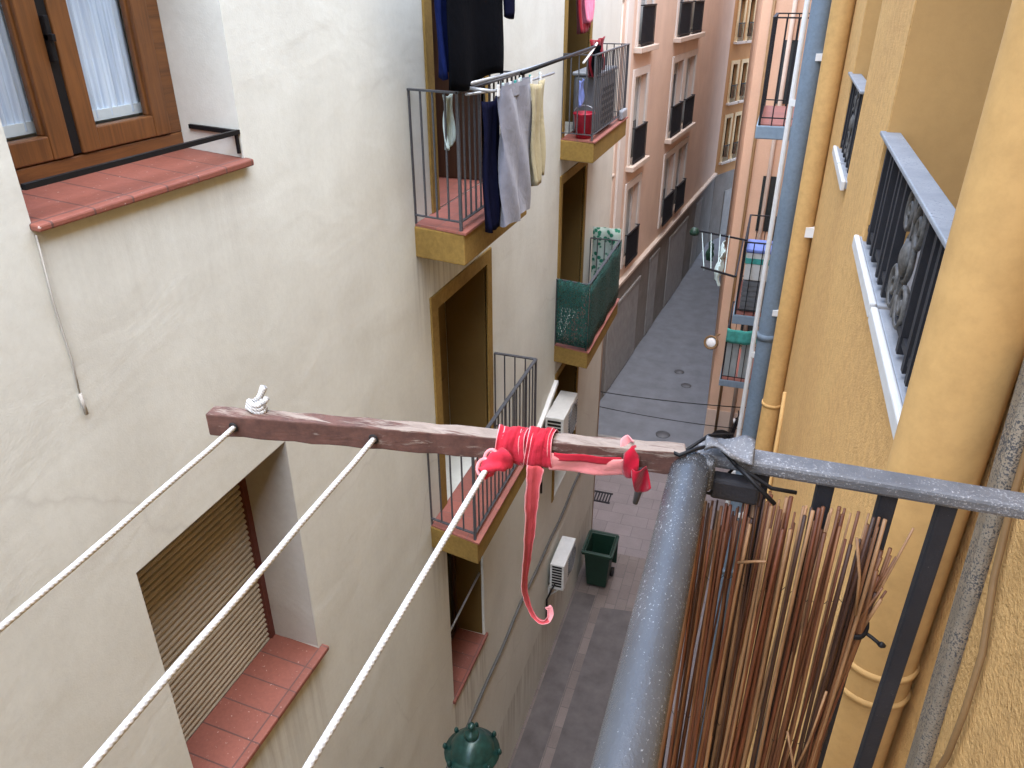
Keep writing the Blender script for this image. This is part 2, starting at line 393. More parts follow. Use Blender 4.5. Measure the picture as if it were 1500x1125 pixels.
# ------------------------------------------------------------------ ground
def sheet(name, poly, z, m):
    b = MB(); b.add([(x, y, z) for x, y in poly], [tuple(range(len(poly)))])
    return tag(b.build(name, M[m], root=(0, 0, z)), kind='structure')
sheet('ground', [(-250, -250), (250, -250), (250, 250), (-250, 250)], GZ-.004, 'asphalt')
sheet('street', [(-6, 18.15), (3, 18.35), (3, 80), (-6, 80)], GZ, 'asphalt')
sheet('pavement', [(-4.6, -30), (2.0, -30), (2.0, 18.30), (-4.6, 18.10)], GZ, 'pavers')
sheet('pavement_band', [(-3.4, 13.3), (2.0, 13.45), (2.0, 18.0), (-4.5, 17.9)], GZ+.004, 'slabs')
sheet('asphalt_patch', [(-1.95, 7.3), (-.75, 7.3), (-.80, 11.75), (-1.95, 11.6)], GZ+.004, 'patch')
sheet('wall_gutter', [(-2.55, -30), (-2.12, -30), (-2.12, 11.9), (-2.55, 11.9)], GZ+.004, 'patch')
sheet('paving_joint', [(-4.5, 18.08), (2.0, 18.28), (2.0, 18.38), (-4.5, 18.18)], GZ+.008, 'kerb')
sheet('right_pavement', [(-.35, -30), (.3, -30), (.3, 13.2), (-.35, 13.2)], GZ+.004, 'slabs')
sheet('paving_strip', [(-.95, 13.75), (-.35, 13.77), (-.35, 15.1), (-.95, 15.1)], GZ+.008, 'patch')

# drain covers and manholes
def manhole(x, y, r, label):
    t = thing('manhole_cover', label, 'manhole cover', (x, y, GZ), 'round covers in the blue grey paving')
    MB().lathe([(r, .004), (r, .012), (r*.93, .014)], (x, y, GZ), 20, cap=False).build('rim', M['greyiron'], t)
    MB().lathe([(r*.93, .006), (r*.92, .010)], (x, y, GZ), 20).build('lid', M['stainless'], t)
manhole(-1.49, 21.96, .16, 'small round dark cover, middle one of three, in the blue grey street')
manhole(-1.82, 22.87, .16, 'small round dark cover, farthest of three, in the blue grey street')
manhole(-1.75, 18.75, .20, 'round dark cover nearest the paving joint of the blue grey street')
t = thing('drain_grate', 'small dark rectangular drain grate in pale paving by the cream building corner', 'drain', (-2.75, 15.3, GZ))
b = MB()
for k in range(7): b.box((-2.98+k*.07, 15.12, GZ+.006), (-2.945+k*.07, 15.48, GZ+.02))
b.box((-3.0, 15.08, GZ+.005), (-2.5, 15.13, GZ+.022)); b.box((-3.0, 15.47, GZ+.005), (-2.5, 15.52, GZ+.022))
b.build('grating', M['darkiron'], t)

# ------------------------------------------------------------------ generic facade
def facade(Mp, s0, s1, z0, z1, holes, parent, mat, back=4.0, name='wall'):
    """Mp(s, d, z) -> point; d = distance out of the wall face. holes: (s0,s1,z0,z1,depth)."""
    b = MB()
    S = sorted({s0, s1} | {h[0] for h in holes} | {h[1] for h in holes})
    Z = sorted({z0, z1} | {h[2] for h in holes} | {h[3] for h in holes})
    for i in range(len(S)-1):
        for j in range(len(Z)-1):
            cs, cz = (S[i]+S[i+1])/2, (Z[j]+Z[j+1])/2
            if any(h[0] < cs < h[1] and h[2] < cz < h[3] for h in holes): continue
            b.quad(Mp(S[i], 0, Z[j]), Mp(S[i+1], 0, Z[j]), Mp(S[i+1], 0, Z[j+1]), Mp(S[i], 0, Z[j+1]))
    for a0, a1, c0, c1, dp in holes:
        q = [(a0, c0), (a1, c0), (a1, c1), (a0, c1)]
        for k in range(4):
            p, r = q[k], q[(k+1) % 4]
            b.quad(Mp(p[0], 0, p[1]), Mp(r[0], 0, r[1]), Mp(r[0], -dp, r[1]), Mp(p[0], -dp, p[1]))
        b.quad(*[Mp(p[0], -dp, p[1]) for p in q])
    q = [(s0, 0), (s1, 0), (s1, -back), (s0, -back)]
    for k in range(1, 4):
        p, r = q[k], q[(k+1) % 4]
        b.quad(Mp(*p, z0), Mp(*r, z0), Mp(*r, z1), Mp(*p, z1))
    b.quad(*[Mp(*p, z1) for p in q])
    return b.build(name, mat, parent)
def trim(b, Mp, a0, a1, c0, c1, w, d=.018, bottom=False):
    """flat band round an opening"""
    b.box((a0-w, -.03, c0), (a0, d, c1), Mp); b.box((a1, -.03, c0), (a1+w, d, c1), Mp)
    b.box((a0-w, -.03, c1), (a1+w, d, c1+w), Mp)
    if bottom: b.box((a0-w, -.03, c0-w), (a1+w, d, c0), Mp)

# ------------------------------------------------------------------ cream building on the left
XC = -2.6
def MC(s, d, z): return (XC+d, s, z)
cream = thing('cream_building', 'cream plastered building with ochre balconies and terracotta sills on the left side', 'building', (XC, 3, GZ))
W1 = (2.11, 3.42, -.80, .85, .62); W2 = (2.12, 3.39, -4.26, -2.49, .46)
D1 = (5.88, 7.02, -1.66, .55, 1.3); D3 = (5.74, 7.0, -4.6, -2.50, .50)
W4 = (5.70, 6.74, -7.39, -5.10, 1.0); D2 = (9.98, 11.22, -1.72, .45, .9); D4 = (9.98, 11.30, -4.62, -2.33, .45)
D5 = (10.0, 11.32, -7.5, -5.25, .45); G1 = (7.6, 8.7, GZ+.15, -8.6, .3)
facade(MC, -24, 13.45, GZ, 2.5, [W1, W2, D1, D3, W4, D2, D4, D5], cream, M['cream'])

# window with varnished wood frame
fx = -.36
b = MB()
y0, y1, z0, z1 = 2.11, 3.42, -.745, .85
b.box((y0, fx-.07, z0), (y1, fx, z0+.075), MC)
b.box((y0, fx-.07, z0+.075), (y0+.06, fx, z1), MC); b.box((y1-.085, fx-.07, z0+.075), (y1, fx, z1), MC)
wf = b.build('window', M['wood_h'], cream, bevel=.006)
wf['label'] = 'varnished brown wooden window with net curtains above a terracotta sill'
def sash(a0, a1, dz=0):
    b = MB(); w = .105; f = fx+.012
    b.box((a0, f-.06, z0+.08), (a0+w, f, z1), MC); b.box((a1-w, f-.06, z0+.08), (a1, f, z1), MC)
    b.box((a0+w, f-.06, z0+.08), (a1-w, f-.003, z0+.08+.10), MC)
    b.box((a0+w-.012, f-.055, z0+.18), (a0+w+.012, f-.025, z1), MC); b.box((a1-w-.012, f-.055, z0+.18), (a1-w+.012, f-.025, z1), MC)
    b.build('sash', M['wood_v'], wf, bevel=.006)
    MB().quad(MC(a0+w, f-.045, z0+.18), MC(a1-w, f-.045, z0+.18), MC(a1-w, f-.045, z1), MC(a0+w, f-.045, z1)).build('pane', M['glass'], wf)
    def cu(u, v):
        y = a0+w*.6+(a1-a0-w*1.2)*u
        return MC(y, f-.10+.010*math.sin(u*62)+.006*math.sin(u*23+1), z0+.20+(z1-z0-.2)*v)
    MB().grid(cu, 120, 2).build('curtain', M['curtain'], wf)
    MB().box((a0+w*.6, f-.112, z0+.188), (a1-w*.6, f-.088, z0+.235), MC).build('curtain_hem', M['white'], wf)
sash(y0+.055, 2.70); sash(2.755, y1-.09)
b = MB(); b.box((2.705, fx-.05, z0+.085), (2.75, fx+.004, z1), MC); b.build('meeting_gap', M['black'], wf)
b = MB(); b.box((2.70, fx+.01, -.28), (2.725, fx+.035, -.10), MC); b.box((2.70, fx+.01, -.20), (2.72, fx+.055, -.17), MC); b.build('window_handle', M['black'], wf, bevel=.004)
# sill
b = MB(); b.hexa([MC(2.10, -.36, -.80), MC(3.44, -.36, -.80), MC(3.44, .045, -.825), MC(2.10, .045, -.815)], [MC(2.10, -.36, -.752), MC(3.44, -.36, -.752), MC(3.44, .045, -.79), MC(2.10, .045, -.788)])
s_ = b.build('sill', M['terracotta'], cream, bevel=.008); s_['label'] = 'terracotta tiled sill below the wooden window'
b = MB(); b.bar((XC-.01, 2.13, -.655), (XC-.01, 3.42, -.655), .022); b.bar((XC-.01, 3.40, -.655), (XC-.30, 3.415, -.64), .022)
b.bar((XC-.01, 3.40, -.655), (XC-.01, 3.40, -.76), .014)
b.build('sill_rail', M['black'], cream)

# roller shutter window
b = MB(); a0, a1, c0, c1, dp = W2
nsl = 38; hs = (c1-c0)/nsl
for k in range(nsl):
    zb = c0+k*hs
    pr = [(-.398, .001), (-.384, .006), (-.377, hs*.35), (-.376, hs*.6), (-.383, hs-.010), (-.396, hs-.006)]
    n0 = len(b.v); b.add([MC(y, d, zb+z) for d, z in pr for y in (a0+.03, a1-.05)], [(2*q, 2*q+1, 2*q+3, 2*q+2) for q in range(5)])
b.quad(MC(a0+.03, -.399, c0), MC(a1-.05, -.399, c0), MC(a1-.05, -.399, c1), MC(a0+.03, -.399, c1))
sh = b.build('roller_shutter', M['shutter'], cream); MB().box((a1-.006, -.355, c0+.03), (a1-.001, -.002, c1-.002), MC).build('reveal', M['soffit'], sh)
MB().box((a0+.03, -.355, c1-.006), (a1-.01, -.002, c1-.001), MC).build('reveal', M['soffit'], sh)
sh['label'] = 'closed beige roller shutter over a terracotta sill'
MB().box((a1-.05, -.42, c0), (a1, -.355, c1), MC).build('shutter_guide', M['maroon'], sh); MB().box((a0, -.42, c0), (a0+.03, -.36, c1), MC).build('shutter_guide', M['maroon'], sh)
b = MB(); b.hexa([MC(2.03, -.37, -4.27), MC(3.44, -.37, -4.27), MC(3.44, .055, -4.30), MC(2.03, .055, -4.30)], [MC(2.03, -.37, -4.225), MC(3.44, -.37, -4.225), MC(3.44, .055, -4.262), MC(2.03, .055, -4.262)])
s_ = b.build('sill', M['terracotta'], cream, bevel=.008); s_['label'] = 'terracotta sill with white paint spots below the roller shutter'

# door surrounds
b = MB(); trim(b, MC, *D1[:4], .14); trim(b, MC, *D3[:4], .14); b.build('door_surround', M['ochre'], cream, bevel=.004)
b = MB(); trim(b, MC, *D2[:4], .12); trim(b, MC, *D4[:4], .12); b.build('door_surround', M['ochre'], cream, bevel=.004)
b = MB(); trim(b, MC, *D5[:4], .10); b.build('door_surround', M['ochre'], cream, bevel=.004)
# door leaves and painted reveals
def door(D, dep, m='ochredark', rev='ochredark'):
    a0, a1, c0, c1 = D[:4]
    b = MB(); b.box((a0+.02, -dep-.04, c0+.01), (a1-.02, -dep, c1-.02), MC)
    for q in range(2):
        e0 = a0+.1+q*(a1-a0-.1)/2; e1 = e0+(a1-a0-.3)/2
        b.box((e0, -dep, c0+.15), (e1, -dep+.012, c0+.8), MC); b.box((e0, -dep, c0+.95), (e1, -dep+.012, c1-.15), MC)
    d = b.build('door', M[m], cream, bevel=.004)
    b = MB(); b.box((a1-.012, -dep, c0), (a1-.002, -.01, c1-.012), MC); b.box((a0+.002, -dep, c1-.012), (a1-.002, -.01, c1-.002), MC)
    b.box((a0+.002, -dep, c0), (a0+.012, -.01, c1-.012), MC)
    b.build('door_lining', M[rev], d)
    return d
door(D3, .46); door(D4, .40); door(D5, .40, 'doorwood'); door(D2, .55, 'doorwood')
b = MB(); b.box((5.89, -.06, -1.64), (5.93, -.02, .5), MC); b.box((5.90, -.60, -1.63), (5.93, -.06, .5), MC)
d = b.build('door', M['white'], cream, bevel=.003); d['label'] = 'white door leaf folded open behind the laundry'
b = MB(); b.box((6.96, -1.0, -1.64), (7.01, -.02, .5), MC); b.box((6.3, -1.02, -1.64), (7.0, -.98, .5), MC); b.build('door', M['doorwood'], cream)
b = MB(); b.box((5.89, -1.28, -1.655), (7.01, -.0, -1.65), MC); b.build('door_threshold', M['floortile'], cream)
# ground floor window
b = MB(); b.hexa([MC(5.66, -.5, -7.43), MC(6.80, -.5, -7.43), MC(6.80, .03, -7.43), MC(5.66, .03, -7.43)], [MC(5.66, -.5, -7.365), MC(6.8, -.5, -7.365), MC(6.8, .03, -7.38), MC(5.66, .03, -7.38)])
s_ = b.build('sill', M['terracotta'], cream, bevel=.006); s_['label'] = 'red sill below the dark lower window'
b = MB(); a0, a1, c0, c1 = W4[:4]
b.box((a0, -.42, c0), (a0+.07, -.36, c1), MC); b.box((a1-.07, -.42, c0), (a1, -.36, c1), MC); b.box((a0+.07, -.42, c0), (a1-.07, -.36, c0+.08), MC); b.box((6.2, -.42, c0+.08), (6.26, -.36, c1), MC)
lw = b.build('window', M['doorwood'], cream, bevel=.004)
MB().box((a1-.006, -.36, c0+.03), (a1-.001, -.03, c1-.002), MC).build('reveal', M['ochredark'], lw)  # dark lining puts the shade of the recess into its colour
MB().quad(MC(a0+.07, -.39, c0+.08), MC(a1-.07, -.39, c0+.08), MC(a1-.07, -.39, c1), MC(a0+.07, -.39, c1)).build('pane', M['darkglass'], lw)
MB().tube([MC(a0-.0, -.05, -6.42), MC(a1, -.05, -6.36)], .014, 8).build('security_bar', M['steel'], lw)
# plinth line, corner band, cable
def balcony(s0, s1, zf, out, label, skew=.10, tile=True):
    b = MB(); zb = zf-.27
    q = lambda z: [MC(s0, -.02, z), MC(s0-skew, out, z), MC(s1, out, z), MC(s1, -.02, z)]
    b.hexa(q(zb), q(zf-.02)); 
    o = b.build('balcony', [M['ochre']], cream, bevel=.012); o['label'] = label
    b = MB(); g = [MC(s0+.01, -.0, 0), MC(s0-skew-.015, out+.02, 0), MC(s1+.01, out+.02, 0), MC(s1-.01, 0, 0)]
    b.hexa([(p[0], p[1], zf-.018) for p in g], [(p[0], p[1], zf) for p in g]); b.build('floor_tiles', M['floortile'], o)
    b = MB(); g = [MC(s0+.03, .002, 0), MC(s0-skew+.03, out-.03, 0), MC(s1-.03, out-.03, 0), MC(s1-.03, .002, 0)]
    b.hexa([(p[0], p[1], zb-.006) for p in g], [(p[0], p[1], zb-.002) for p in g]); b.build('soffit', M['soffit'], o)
    # railing
    b = MB(); zt = zf+1.0; o_ = out-.035
    A, B, C_, D_ = MC(s0+.02, 0, 0), MC(s0-skew+.03, o_, 0), MC(s1-.03, o_, 0), MC(s1-.02, 0, 0)
    P = lambda p, z: (p[0], p[1], z)
    for sg, (p, q_) in enumerate(((A, B), (B, C_), (C_, D_))):
        e = .002*(sg % 2)
        b.bar(P(p, zt+e), P(q_, zt+e), .036, .014); b.bar(P(p, zf+.07+e), P(q_, zf+.07+e), .026, .010)
        ln = (Vector(q_)-Vector(p)).length; n = max(2, round(ln/.115))
        for k in range(1 if sg else 0, n+1):
            r = Vector(p).lerp(Vector(q_), k/n); w = .022 if k in (0, n) else .013
            b.bar(P(r, zf if k in (0, n) else zf+.07), P(r, zt-.007), w)
    b.build('railing', M['greyiron'], o)
    return o
b1 = balcony(5.40, 6.92, -1.66, .46, 'ochre balcony with grey railing and red floor tiles, hung with laundry')
b3 = balcony(5.36, 7.25, -4.60, .52, 'ochre balcony behind the wooden batten, just above the dark lower window')
b2 = balcony(9.85, 11.95, -1.72, .46, 'farther ochre balcony crowded with a grey appliance and a red bucket')
b4 = balcony(9.82, 11.95, -4.62, .52, 'ochre balcony screened with dark green mesh')
# mesh screen on the lower far balcony (part of it)
b = MB()
def scr(p, q, zt, wob=.012):
    b.grid(lambda u, v: (p[0]+(q[0]-p[0])*u+wob*math.sin(u*17), p[1]+(q[1]-p[1])*u, -4.56+(zt+4.56)*v+.015*math.sin(u*21)*v), 24, 6)
scr((XC+.03, 9.775), (XC+.52, 9.70), -3.60); scr((XC+.52, 9.70), (XC+.52, 11.97), -3.62); 
b.build('mesh_screen', M['mesh'], b4, thick=.004)
b = MB(); b.box((XC+.02, 11.99, -4.5), (XC+.50, 12.0, -3.35)); 
tag(MB().grid(lambda u, v: (XC+.02+.46*u, 12.0+.02*math.sin(u*12+v*3), -4.45+1.0*v), 14, 8).build('towel', M['leafcloth'], root=(XC+.25, 12, -3.6), thick=.006), 'green and white leaf patterned cloth hanging at the far end of the green mesh balcony', 'cloth')

# cables and traces on the cream wall
tag(MB().tube([(XC+.02, y, -8.2+.03*math.sin(y*1.7)+.02*math.sin(y*4)) for y in [2+.25*k for k in range(46)]], .022, 8).build('wall_cable', M['cablegrey'], root=(XC, 6, -8.2)), 'dark cable running low along the cream wall past the air conditioner', 'cable')
b = MB(); b.tube([(XC+.006, 2.112, -.83), (XC+.008, 2.10, -1.1), (XC+.006, 2.108, -1.35), (XC+.010, 2.095, -1.50)], .0035, 6); b.tube([(XC+.01, 2.095, -1.50), (XC+.012, 2.098, -1.60)], .008, 6)
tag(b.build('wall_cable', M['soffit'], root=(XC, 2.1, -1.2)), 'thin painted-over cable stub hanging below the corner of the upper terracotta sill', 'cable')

# air conditioners
def aircon(y0, z0, label, w=.80, h=.54, dp=.25, gap=.05):
    t = thing('air_conditioner', label, 'air conditioner', (XC+gap+dp/2, y0+w/2, z0), 'air conditioners on the cream wall')
    x0, x1 = XC+gap, XC+gap+dp
    MB().box((x0, y0, z0), (x1, y0+w, z0+h)).build('casing', M['acwhite'], t, bevel=.012)
    b = MB(); 
    for k in range(9): b.box((x1, y0+.28, z0+.08+k*.048), (x1+.008, y0+w-.05, z0+.095+k*.048))
    b.lathe([(.235, 0), (.235, .014), (.215, .014), (.215, 0)], (x1, y0+.55, z0+h/2), 28, 'x', cap=False)
    b.build('fan_grille', M['acgrey'], t)
    b = MB()
    for k in range(8): b.box((x0+.04, y0-.006, z0+.07+k*.058), (x1-.04, y0, z0+.105+k*.058))
    b.build('side_vent', M['slot'], t)
    b = MB()
    for y in (y0+.12, y0+w-.12): b.bar((XC-.01, y, z0-.015), (x1, y, z0-.015), .03); b.bar((XC+.01, y, z0-.30), (XC+.01, y, z0), .03); b.bar((XC+.01, y, z0-.28), (x1-.05, y, z0-.02), .02)
    b.build('bracket', M['acwhite'], t)
    MB().tube([(x0+.1, y0+.02, z0+.12), (x0+.06, y0-.06, z0+.05), (XC+.03, y0-.07, z0-.2), (XC+.03, y0-.05, z0-.75)], .018, 8).build('pipe', M['black'], t)
    return t
aircon(9.75, -9.19, 'white air conditioner low on the cream wall, next to the green bin')
aircon(9.22, -6.05, 'white air conditioner below the green mesh balcony', .86, .56, .28)
tag(MB().hexa([(XC-.01, 8.95, -5.62), (XC+.06, 8.95, -5.62), (XC+.06, 9.9, -5.30), (XC-.01, 9.9, -5.30)], [(XC-.01, 8.95, -5.55), (XC+.06, 8.95, -5.55), (XC+.06, 9.9, -5.23), (XC-.01, 9.9, -5.23)]).build('cable_duct', M['white'], root=(XC, 9.4, -5.5), bevel=.008), 'slanting white duct beside the upper air conditioner on the cream wall', 'duct')

# ------------------------------------------------------------------ laundry on the near balcony
def cloth(name, mat, x, ya, yb, zt, zb, label, cat, amp=.03, waves=3.2, taper=0, slant=0, group=None, thick=.008, ph=0):
    def fn(u, v):
        k = 1-taper*v
        y = ya+(yb-ya)*(.5+(u-.5)*k)+slant*v
        fold = amp*math.sin(u*waves*2*PI+ph+.8*v)*(.5+.8*v)+.35*amp*math.sin(u*waves*5.1*PI+2*ph)+.4*amp*math.sin(v*7+u*3)
        sag = .022*math.sin(u*PI)*(1-v)
        return (x+fold, y, zt-sag+(zb-zt)*v-.03*math.sin(u*5+ph)*v)
    o = MB().grid(fn, 36, 20).build(name, mat, root=(x, (ya+yb)/2, zt), thick=thick)
    return tag(o, label, cat, group)
LG = 'washing hung on the near balcony'
def trousers(x, ya, yb, zt, zb, mat, label):
    # two legs hanging from the waistband, one slightly in front of the other
    t = thing('trousers', label, 'trousers', (x, (ya+yb)/2, zt), LG)
    for k in range(2):
        def fn(u, v, k=k):
            a = u*2*PI; yc = ya+(yb-ya)*(.34+.34*k)*(1-.10*v)+.02*v
            r = (yb-ya)*(.34-.07*v)
            return (x+.015*k+math.sin(a)*(.045+.012*v)+.014*math.sin(v*11+k*2+a*3), yc+math.cos(a)*r*.9+.010*math.sin(a*3+v*9), zt+(zb-zt)*v*(1-.035*k)-.012*math.sin(a*2)*v)
        MB().grid(fn, 28, 26).build('leg', mat, t)
    MB().grid(lambda u, v: (x+.008+math.sin(u*2*PI)*.035, (ya+yb)/2+math.cos(u*2*PI)*(yb-ya)*.50*.92, zt+.03-.09*v), 28, 2).build('waistband', mat, t)
    return t
trousers(-1.93, 5.54, 6.27, -.66, -1.68, M['greycloth'], 'light grey marl trousers hanging beside the near laundry balcony')
cloth('shirt', M['beigecloth'], -1.86, 6.06, 6.42, -.66, -1.45, 'beige garment hanging just behind the grey trousers', 'garment', .03, 2.2, .3, group=LG)
cloth('trousers', M['navycloth'], -2.02, 5.40, 5.80, -.72, -1.68, 'long dark navy garment hanging left of the grey trousers', 'garment', .03, 2.0, .15, group=LG)
cloth('shirt', M['mintcloth'], -2.30, 5.36, 5.52, -.68, -1.05, 'small pale mint cloth pegged on the near end rail of the laundry balcony', 'cloth', .02, 1.5, -.2, group=LG)
# black top with sleeves hanging from the line above
t = thing('shirt', 'large black shirt hanging across the balcony doorway', 'shirt', (-2.08, 5.6, .4), LG)
def fn(u, v):
    y = 5.05+1.05*u-.06*math.sin(v*2)
    return (-2.08+.02*math.sin(u*9)*(.4+v)+.012*math.sin(v*9), y+.04*math.sin(v*5), .62-1.22*v-.03*math.sin(u*6))
MB().grid(fn, 40, 20).build('body', M['blackcloth'], t, thick=.01)
MB().tube([(-2.06, 6.0, .5), (-2.05, 6.10, .15), (-2.05, 6.13, -.16), (-2.05, 6.12, -.20)], [.11, .09, .075, .07], 12, squash=.5).build('sleeve', M['navycloth'], t)
cloth('towel', M['bluecloth'], -2.16, 4.98, 5.16, .4, -.52, 'narrow deep blue cloth hanging left of the black shirt', 'cloth', .03, 1.2, 0, group=LG)
# lines/poles of the drying rack
t = thing('drying_rack', 'long dark drying pole and lines stretched from the near laundry balcony towards the farther one', 'drying rack', (-2.05, 5.3, -.6))
MB().tube([(-2.09, 5.24, -.60), (-2.02, 6.5, -.60), (-1.98, 8.55, -.585)], .014, 8).build('pole', M['steel'], t)
MB().tube([(-1.97, 6.2, -.60), (-1.95, 8.7, -.56)], .018, 8).build('pole', M['black'], t)
MB().tube([(-2.08, 5.26, -.66), (-1.93, 5.6, -.66), (-1.90, 6.9, -.66)], .010, 8).build('pole', M['steel'], t)
MB().tube([(-2.10, 5.3, -.62), (-1.90, 5.32, -.64)], .012, 8).build('bracket_arm', M['steel'], t)
MB().tube([(-1.95, 8.2, -.68), (-1.94, 8.5, -.60), (-1.95, 8.8, -.53)], .012, 8).build('line_end', M['white'], t)
for k in range(10):
    y = 5.55+k*.11+R.uniform(-.02, .02); x = -1.93+R.uniform(-.02, .05)
    b = MB(); b.box((x-.008, y-.012, -.70), (x+.008, y+.012, -.62))
    tag(b.build('clothes_peg', [M['white'], M['mintcloth'], M['white'], M['teal']][k % 4], root=(x, y, -.66), bevel=.003), 'pale plastic peg clipped above the grey trousers and beige garment', 'clothes peg', 'pegs on the laundry lines')

# things on the farther balcony
t = thing('appliance', 'dark grey boxy appliance standing on the farther ochre balcony', 'appliance', (-2.36, 10.7, -1.72))
MB().box((-2.56, 10.25, -1.70), (-2.20, 11.25, -1.00)).build('casing', M['acgrey'], t, bevel=.04)
MB().box((-2.575, 10.23, -1.0), (-2.185, 11.27, -.955)).build('lid', M['steel'], t, bevel=.015)
b = MB()
for k in range(6): b.box((-2.20, 10.4, -1.6+k*.08), (-2.19, 11.1, -1.56+k*.08))
b.build('grille', M['slot'], t)
t = thing('bucket', 'red plastic bucket at the near edge of the farther ochre balcony', 'bucket', (-2.33, 9.97, -1.72))
MB().lathe([(.10, 0), (.135, .28), (.145, .29), (.145, .31), (.125, .31), (.095, .02)], (-2.33, 9.97, -1.715), 24).build('pail', M['red'], t)
MB().tube([(-2.33+.14*math.cos(a), 9.97, -1.42+.10*math.sin(a)) for a in [PI*k/10 for k in range(11)]], .006, 6).build('handle', M['steel'], t)
cloth('towel', M['paleblue'], -2.40, 9.88, 10.12, -1.02, -1.32, 'periwinkle blue cloth hanging beside the grey appliance', 'cloth', .02, 1.5)
cloth('shirt', M['redcloth'], -2.30, 9.95, 10.75, -.56, -.98, 'dark red garment drying over the grey appliance', 'garment', .04, 2.5)
cloth('shirt', M['blackcloth'], -2.26, 9.90, 10.4, -.62, -.95, 'small black garment drying in front of the dark red one', 'garment', .04, 2.0)
cloth('shirt', M['pinkcloth'], -2.50, 10.42, 10.82, .3, -.38, 'pink garment hanging in the doorway of the farther ochre balcony', 'garment', .04, 2)
cloth('shirt', M['redcloth'], -2.55, 10.3, 10.9, .5, -.50, 'crimson garment hanging behind the pink one', 'garment', .04, 2)
tag(MB().box((-2.2, 11.5, -1.71), (-2.12, 11.85, -1.58)).build('plant_trough', M['marble'], root=(-2.16, 11.6, -1.71), bevel=.02), 'small pale trough at the far corner of the farther ochre balcony', 'trough')

# ------------------------------------------------------------------ street lantern
lx, ly, lz = -1.66, 3.95, -5.57
t = thing('street_lantern', 'dark green street lantern on a wall arm seen from above', 'lantern', (XC, ly, lz-.1))
MB().lathe([(.215, -.14), (.235, -.13), (.235, -.115), (.19, -.09), (.185, -.07), (.165, -.03), (.12, .03), (.075, .06), (.06, .065)], (lx, ly, lz), 32).build('hood', M['lampgreen'], t)
MB().lathe([(.06, .06), (.065, .10), (.055, .12), (.025, .135), (.022, .16), (.034, .18), (.028, .20), (.008, .21)], (lx, ly, lz), 20).build('finial', M['lampgreen'], t)
for k in range(8):
    a = 2*PI*k/8+.2; MB().lathe([(.016, -.12), (.022, -.10), (.016, -.075), (.004, -.06)], (lx+.232*math.cos(a), ly+.232*math.sin(a), lz), 8).build('hood_stud', M['lampgreen'], t)
MB().lathe([(.10, -.58), (.17, -.15)], (lx, ly, lz), 8).build('lantern_glass', M['paleglass'], t)
b = MB()
for k in range(8):
    a = 2*PI*k/8; b.tube([(lx+.10*math.cos(a), ly+.10*math.sin(a), lz-.58), (lx+.175*math.cos(a), ly+.175*math.sin(a), lz-.14)], .009, 6)
b.lathe([(.06, -.66), (.11, -.60), (.11, -.57)], (lx, ly, lz), 16)
b.build('lantern_frame', M['lampgreen'], t)
MB().tube([(XC, ly, lz-.85), (XC+.3, ly, lz-.87), (lx-.35, ly, lz-.85), (lx-.05, ly, lz-.80), (lx, ly, lz-.66)], .02, 8).build('arm', M['lampgreen'], t)
MB().lathe([(.07, 0), (.07, .03), (.03, .05)], (XC, ly, lz-.85), 12, 'x').build('wall_plate', M['lampgreen'], t)

# ------------------------------------------------------------------ wheelie bin
bx, by = -2.17, 12.35
t = thing('wheelie_bin', 'open dark green wheelie bin standing against the cream building', 'bin', (bx, by, GZ))
b = MB()
q = lambda hx, hy, z, o=0: [(bx-hx, by-hy+o, z), (bx+hx, by-hy+o, z), (bx+hx, by+hy+o, z), (bx-hx, by+hy+o, z)]
zb, zt = GZ+.06, GZ+1.0
Q = [q(.20, .23, zb), q(.27, .33, zt), q(.24, .30, zt), q(.18, .20, zb+.05)]
vs = sum(Q, [])
fs = [(3, 2, 1, 0)]
for r in range(3):
    for k in range(4): fs.append((r*4+k, r*4+(k+1) % 4, r*4+4+(k+1) % 4, r*4+4+k))
fs.append((12, 13, 14, 15))
b.add(vs, fs); b.build('body', M['bin'], t, bevel=.012)
b = MB()
for (p, r) in ((q(.30, .36, 0)[0], q(.30, .36, 0)[1]), (q(.30, .36, 0)[1], q(.30, .36, 0)[2]), (q(.30, .36, 0)[2], q(.30, .36, 0)[3]), (q(.30, .36, 0)[3], q(.30, .36, 0)[0])):
    b.bar((p[0], p[1], zt-.03), (r[0], r[1], zt-.03), .045, .07)
b.build('rim', M['bin'], t, bevel=.01)
MB().box((bx-.30, by+.37, GZ+.25), (bx+.30, by+.40, zt)).build('lid', M['bin'], t, bevel=.012)
for sx in (-1, 1): MB().lathe([(.03, -.03), (.10, -.03), (.10, .03), (.03, .03)], (bx+sx*.24, by+.26, GZ+.10), 20, 'x').build('wheel', M['rubber'], t)
MB().lathe([(.0, 0), (.001, 0)], (bx, by, zb+.06), 4)

# ------------------------------------------------------------------ pink building beyond
P0 = Vector((-3.85, 20.74, 0)); DD = Vector((1, 11.75, 0)).normalized(); NN = Vector((DD.y, -DD.x, 0))
def MP(s, d, z): p = P0+DD*s+NN*d; return (p.x, p.y, z)
pink = thing('pink_building', 'pink rendered building with pale framed windows above a grey stone base', 'building', MP(8, 0, GZ))
PW = []
for zf in (1.55, -1.38, -4.42, -7.42):
    PW.append((1.05, 2.35, zf, zf+2.30, .22)); 
    PW.append((5.75, 7.25, zf, zf+2.30, .22)); PW.append((7.75, 9.25, zf, zf+2.30, .22))
facade(MP, -8.5, 17.0, -7.75, 4.0, PW, pink, M['pink'], 6)
base = MB(); base.box((-8.5, -6, GZ), (17.0, .05, -7.86), MP); base.build('stone_base', M['greybase'], pink)
MB().box((-8.5, -6, -7.86), (17.0, .14, -7.74), MP).build('cornice', M['cornice'], pink, bevel=.02)
